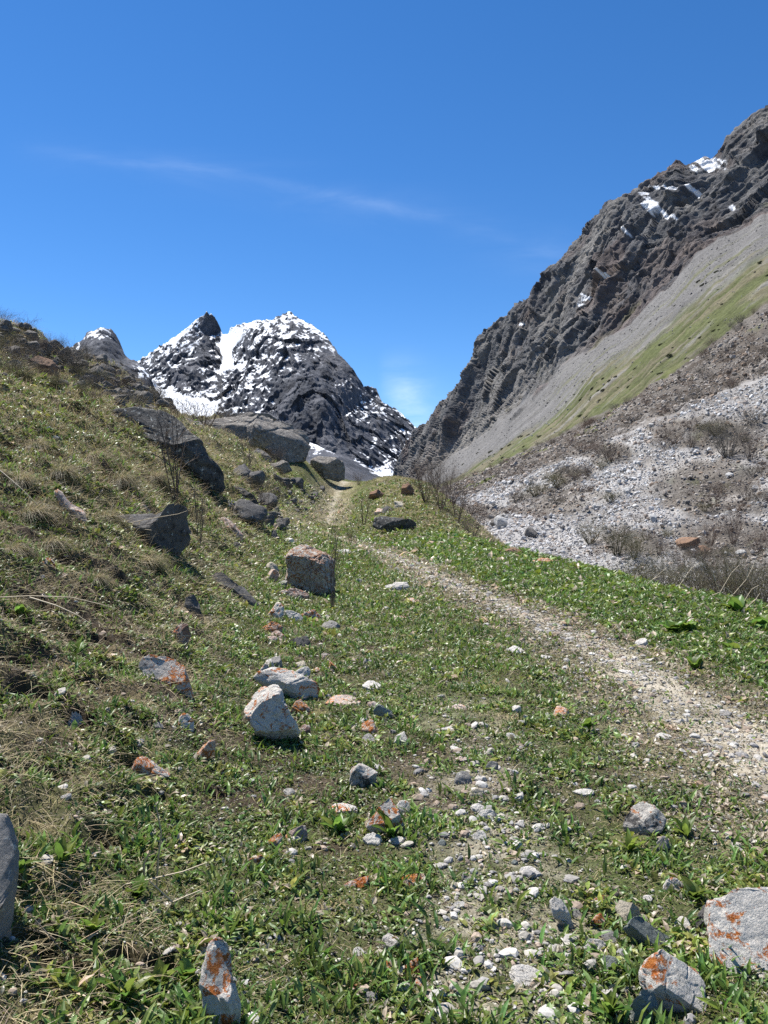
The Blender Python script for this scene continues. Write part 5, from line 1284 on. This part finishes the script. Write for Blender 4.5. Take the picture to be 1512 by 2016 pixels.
# short turf
X, Y, Z, k, r = sample(int(800000 * DENS), 1.5, 62, 1.55, lambda X, Y, k: (1 - .9 * k['hol']) * np.clip((.52 + 1.3 * clump(X, Y, .5, 301)) * (1 - .85 * k['path']) * (1 - .55 * k['worn']) * (1 - .72 * k['stony']) * (1 - .5 * k['over']) * (1 - .35 * k['slope'] * smooth(20, 34, Y)), .015, 1), 1)
n = len(X); g = gsz(Y)
cg = np.array([.142, .178, .044]) * r.uniform(.6, 1.35, (n, 1)) * np.stack([r.uniform(.8, 1.3, n), np.ones(n), r.uniform(.7, 1.2, n)], -1)
dry_ = r.uniform(0, 1, n) < (.13 + .36 * k['slope'] + .40 * k['worn'] + .25 * k['mound'])
cg = np.where(dry_[:, None], np.array([.38, .315, .185]) * r.uniform(.4, 1.1, (n, 1)), cg)
cg = np.where((k['verge'] > .5)[:, None] & ~dry_[:, None], cg * np.array([.95, 1.1, .9]), cg)
cg = cg * (1 + .55 * clump(X, Y, .28, 321) + .35 * clump(X, Y, 1.1, 322))[:, None]
blades('grass', X, Y, Z, r, r.uniform(.018, .05, n) * g * (1 + .5 * k['verge']), r.uniform(.0022, .0045, n) * g, .85, cg, m_green, 'short green turf covering the ground around the trail', 2, .45)
# small leaves of the turf herbs
X, Y, Z, k, r = sample(int(520000 * DENS), 1.5, 40, 1.75, lambda X, Y, k: (1 - .92 * k['hol']) * np.clip((.48 + 2.0 * clump(X, Y, .40, 303) + .5 * k['verge']) * (1 - .85 * k['path']) * (1 - .3 * k['worn']) * (1 - .65 * k['stony']) * (1 - .6 * k['over']) * (1 - .5 * k['slope'] * smooth(.05, .35, clump(X, Y, .8, 311))), .01, 1), 2)
n = len(X); g = gsz(Y)
cl = np.array([.132, .192, .042]) * r.uniform(.55, 1.4, (n, 1)) * np.stack([r.uniform(.75, 1.35, n), np.ones(n), r.uniform(.7, 1.5, n)], -1)
cl = np.where((k['verge'] > .5)[:, None], cl * np.array([.86, .96, .80]), cl)
old = r.uniform(0, 1, n) < .14 + .5 * k['worn']; cl = np.where(old[:, None], np.array([.38, .34, .25]) * r.uniform(.5, 1.15, (n, 1)), cl)
cm = clump(X, Y, .24, 323); cl = np.clip(cl * (1 + .9 * cm + .4 * clump(X, Y, .9, 324))[:, None] * np.stack([1 + .35 * cm, np.ones(n), np.ones(n)], -1), .01, .8); Ll = r.uniform(.012, .040, n) * g * (1 + .4 * k['verge']) * np.clip(1 + 1.1 * cm, .6, 1.9)
leaves('herb_leaves', X, Y, Z, r, Ll, Ll * r.uniform(.32, .6, n), .45, cl, m_lf, 'small green herb leaves growing through the turf', .004)
# taller lance leaves in tufts
X, Y, Z, k, r = sample(int(150000 * DENS), 1.6, 26, 1.7, lambda X, Y, k: (1 - .9 * k['hol']) * np.clip((.1 + 2.8 * clump(X, Y, .30, 307) + .35 * k['verge']) * (1 - k['path']) * (1 - .9 * k['worn']) * (1 - .7 * k['stony']), 0, 1), 3)
n = len(X); g = np.clip(Y / 6, 1, 3) ** .7
ct = np.array([.112, .190, .040]) * r.uniform(.6, 1.4, (n, 1)) * np.stack([r.uniform(.8, 1.4, n), np.ones(n), r.uniform(.7, 1.3, n)], -1)
ct = np.clip(ct * (1 + .6 * clump(X, Y, .35, 325))[:, None], .01, .8); Lt = r.uniform(.035, .095, n) * g
leaves('lance_leaves', X, Y, Z, r, Lt, Lt * r.uniform(.13, .24, n), .85, ct, m_lf, 'upright lance shaped leaves standing in tufts above the turf', .0)
# litter: withered leaf flakes and crumbs lying flat between the plants
X, Y, Z, k, r = sample(int(420000 * DENS), 1.5, 16, 1.7, lambda X, Y, k: np.clip(.38 + .4 * k['worn'] + .3 * clump(X, Y, .3, 331) - .4 * k['path'], .1, 1), 8)
n = len(X); g = np.clip(Y / 3.5, 1, 3)
lc_ = np.array([[.20, .165, .105], [.105, .078, .05], [.30, .26, .18], [.11, .13, .05], [.06, .045, .03], [.17, .16, .13]])[r.integers(6, size=n)] * r.uniform(.6, 1.3, (n, 1))
Lf = r.uniform(.005, .016, n) * g
leaves('leaf_litter', X, Y, Z, r, Lf, Lf * r.uniform(.3, .75, n), .12, lc_, m_straw, 'withered leaf flakes and crumbs littering the soil between the plants', .004)
# broad verge herbage
X, Y, Z, k, r = sample(int(90000 * DENS), 3.5, 32, 1.2, lambda X, Y, k: np.clip(k['verge'] * (.45 + 2.2 * clump(X, Y, .45, 309)), 0, 1), 4, .62)
n = len(X); g = np.clip(Y / 9, 1, 2.2)
cv_ = np.array([.108, .148, .028]) * r.uniform(.55, 1.35, (n, 1)) * np.stack([r.uniform(.75, 1.3, n), np.ones(n), r.uniform(.7, 1.2, n)], -1)
cv_ = cv_ * (1 + .5 * clump(X, Y, .9, 313))[:, None]; Lv = r.uniform(.02, .055, n) * g * np.where(Y > 12, .7, 1)
leaves('verge_herbage', X, Y, Z, r, Lv, Lv * r.uniform(.35, .6, n), .65, cv_, m_lf, 'lush broad leaved herbage on the verge right of the trail', .012)
# old straw
X, Y, Z, k, r = sample(int(480000 * DENS), 1.5, 48, 1.6, lambda X, Y, k: (1 - .6 * k['hol']) * np.clip((.12 + .85 * k['slope'] * np.clip(.55 + 2.2 * clump(X, Y, .8, 311), 0, 1.5) + .5 * k['mound'] + .45 * k['worn'] + .22 * (1 - k['verge'])) * (1 - .85 * k['path']), 0, 1), 5)
n = len(X); g = gsz(Y)
cs = np.array([.50, .415, .255]) * r.uniform(.35, 1.1, (n, 1)) * np.stack([np.ones(n), r.uniform(.9, 1.05, n), r.uniform(.75, 1.1, n)], -1)
blades('dry_grass', X, Y, Z, r, r.uniform(.03, .13, n) * np.where(k['slope'] > .4, 1.25, .7) * g, r.uniform(.0014, .003, n) * g, .3, cs, m_straw, 'matted dry straw coloured grass on the slope and between the herbs', 3, .4, (.15, -.2))
# pebbles and grit, low-poly stones by the thousand
v0, f0 = ico(1)
def pebbles(name, P, size, r, mat, cols, label, flat=.55, up=None, sub=None):
    n = len(P); vv, ff = (v0, f0) if sub is None else ico(sub)
    m_ = len(vv)
    R = r.uniform(.62, 1.18, (n, m_)) if sub is None else (1 + .42 * noise3(vv[None] * 1.1 + r.uniform(0, 90, (n, 1, 3)), 2) + .16 * noise3(vv[None] * 2.6 + r.uniform(0, 90, (n, 1, 3)), 4)); sc = np.stack([r.uniform(.7, 1.35, n), r.uniform(.7, 1.2, n), r.uniform(.35, .8, n) * flat / .55], -1)
    a = r.uniform(0, 6.283, n); ca, sa = np.cos(a), np.sin(a)
    q = vv[None] * R[..., None] * sc[:, None]
    tl = r.normal(0, .35, n); q = np.stack([q[..., 0] * np.cos(tl)[:, None] - q[..., 2] * np.sin(tl)[:, None], q[..., 1], q[..., 0] * np.sin(tl)[:, None] + q[..., 2] * np.cos(tl)[:, None]], -1)
    q = np.stack([q[..., 0] * ca[:, None] - q[..., 1] * sa[:, None], q[..., 0] * sa[:, None] + q[..., 1] * ca[:, None], q[..., 2]], -1)
    V = (P[:, None] + q * (size / 2)[:, None, None]).reshape(-1, 3)
    f = (np.arange(n)[:, None, None] * m_ + ff[None]).reshape(-1, 3)
    o = link(name, mesh(name, V, f, np.full(len(f), 3), mat, np.repeat(cols, m_, 0), smooth_=False))
    return tag(o, label, 'gravel', kind='stuff')
m_peb = col_mat('pebble_stone', .9, .2, 80, .25)
X, Y, Z, k, r = sample(int(260000 * DENS), 1.5, 40, 1.6, lambda X, Y, k: np.clip(.022 + .48 * k['path'] + .22 * k['worn'] + .55 * k['stony'] * smooth(-.3, .4, k['n2']), 0, 1), 6)
n = len(X); base = np.array([[.40, .37, .32], [.34, .32, .29], [.24, .23, .22], [.44, .42, .385], [.31, .245, .19]])[r.integers(5, size=n)] * r.uniform(.7, 1.15, (n, 1))
sz = np.minimum(.007 + .014 * r.pareto(2.3, n) * (1 + .4 * k['stony']), .06) * np.clip(Y / 6, 1, 2.5)
nr_ = Y < 5.5
for q_, s_, lb_ in ((nr_, 2, 'small pale pebbles in the worn wheel track near the viewer'), (~nr_, None, 'small pale pebbles and grit on the farther trail')):
    pebbles('pebbles', np.stack([X, Y, Z + .004], -1)[q_], sz[q_], r, m_peb, base[q_], lb_, sub=s_)
# gravel of the valley floor
r = np.random.default_rng(91)
Tr = Tm[:-25]; ii = np.argwhere((Tr > .35) & (Tr < 2.9)); 
area = (W[ii[:, 0], ii[:, 1], 1]) ** 0
gi = ii[r.choice(len(ii), int(120000 * DENS), p=None)]
imv = im[gi[:, 0], gi[:, 1]]; tv = Tm[gi[:, 0], gi[:, 1]]
keep = r.uniform(0, 1, len(gi)) < np.where(tv < 2, np.clip(1 - .35 * imv, .3, 1), 1.0 * smooth(-.3, .3, mid[gi[:, 0], gi[:, 1]]) + .15)
gi = gi[keep]; P = W[gi[:, 0], gi[:, 1]] + r.normal(0, 1, (len(gi), 3)) * np.array([.35, .6, .02])
n = len(P); px_size = np.minimum(2.4 + 2.6 * r.pareto(2.6, n), 12)
tvv = tv[keep]; ivv = imv[keep]
gb = np.array([[.50, .49, .475], [.42, .41, .40], [.56, .55, .53], [.30, .285, .27], [.36, .30, .25]])[r.integers(5, size=n)] * r.uniform(.75, 1.15, (n, 1))
gb = np.where(((tvv > 2) | (ivv > .5))[:, None], gb * np.array([.66, .60, .54]), gb)
m_vg = col_mat('valley_gravel', .9, .15, 2.5, .25)
pebbles('gravel', P, px_size * P[:, 1] / F, r, m_vg, gb, 'pale grey stones of the debris flow filling the valley bottom', flat=.8)

# loose stones lying on the scree and the turf strip
ii = np.argwhere((Tr > 3.05) & (Tr < 4.95)); gi = ii[r.choice(len(ii), int(26000 * DENS))]; tv = Tm[gi[:, 0], gi[:, 1]]
keep = r.uniform(0, 1, len(gi)) < np.where(tv > 3.9, .9, .28); gi = gi[keep]; P = W[gi[:, 0], gi[:, 1]]; n = len(P)
sz = np.minimum(.8 + .8 * r.pareto(2.5, n), 5) * P[:, 1] / F
gb = np.array([[.22, .205, .19], [.16, .15, .14], [.27, .255, .24], [.11, .10, .095]])[r.integers(4, size=n)] * r.uniform(.7, 1.2, (n, 1))
pebbles('scree_stones', P, sz, r, m_vg, gb, 'loose grey stones lying on the scree and turf of the far slope', flat=.8)
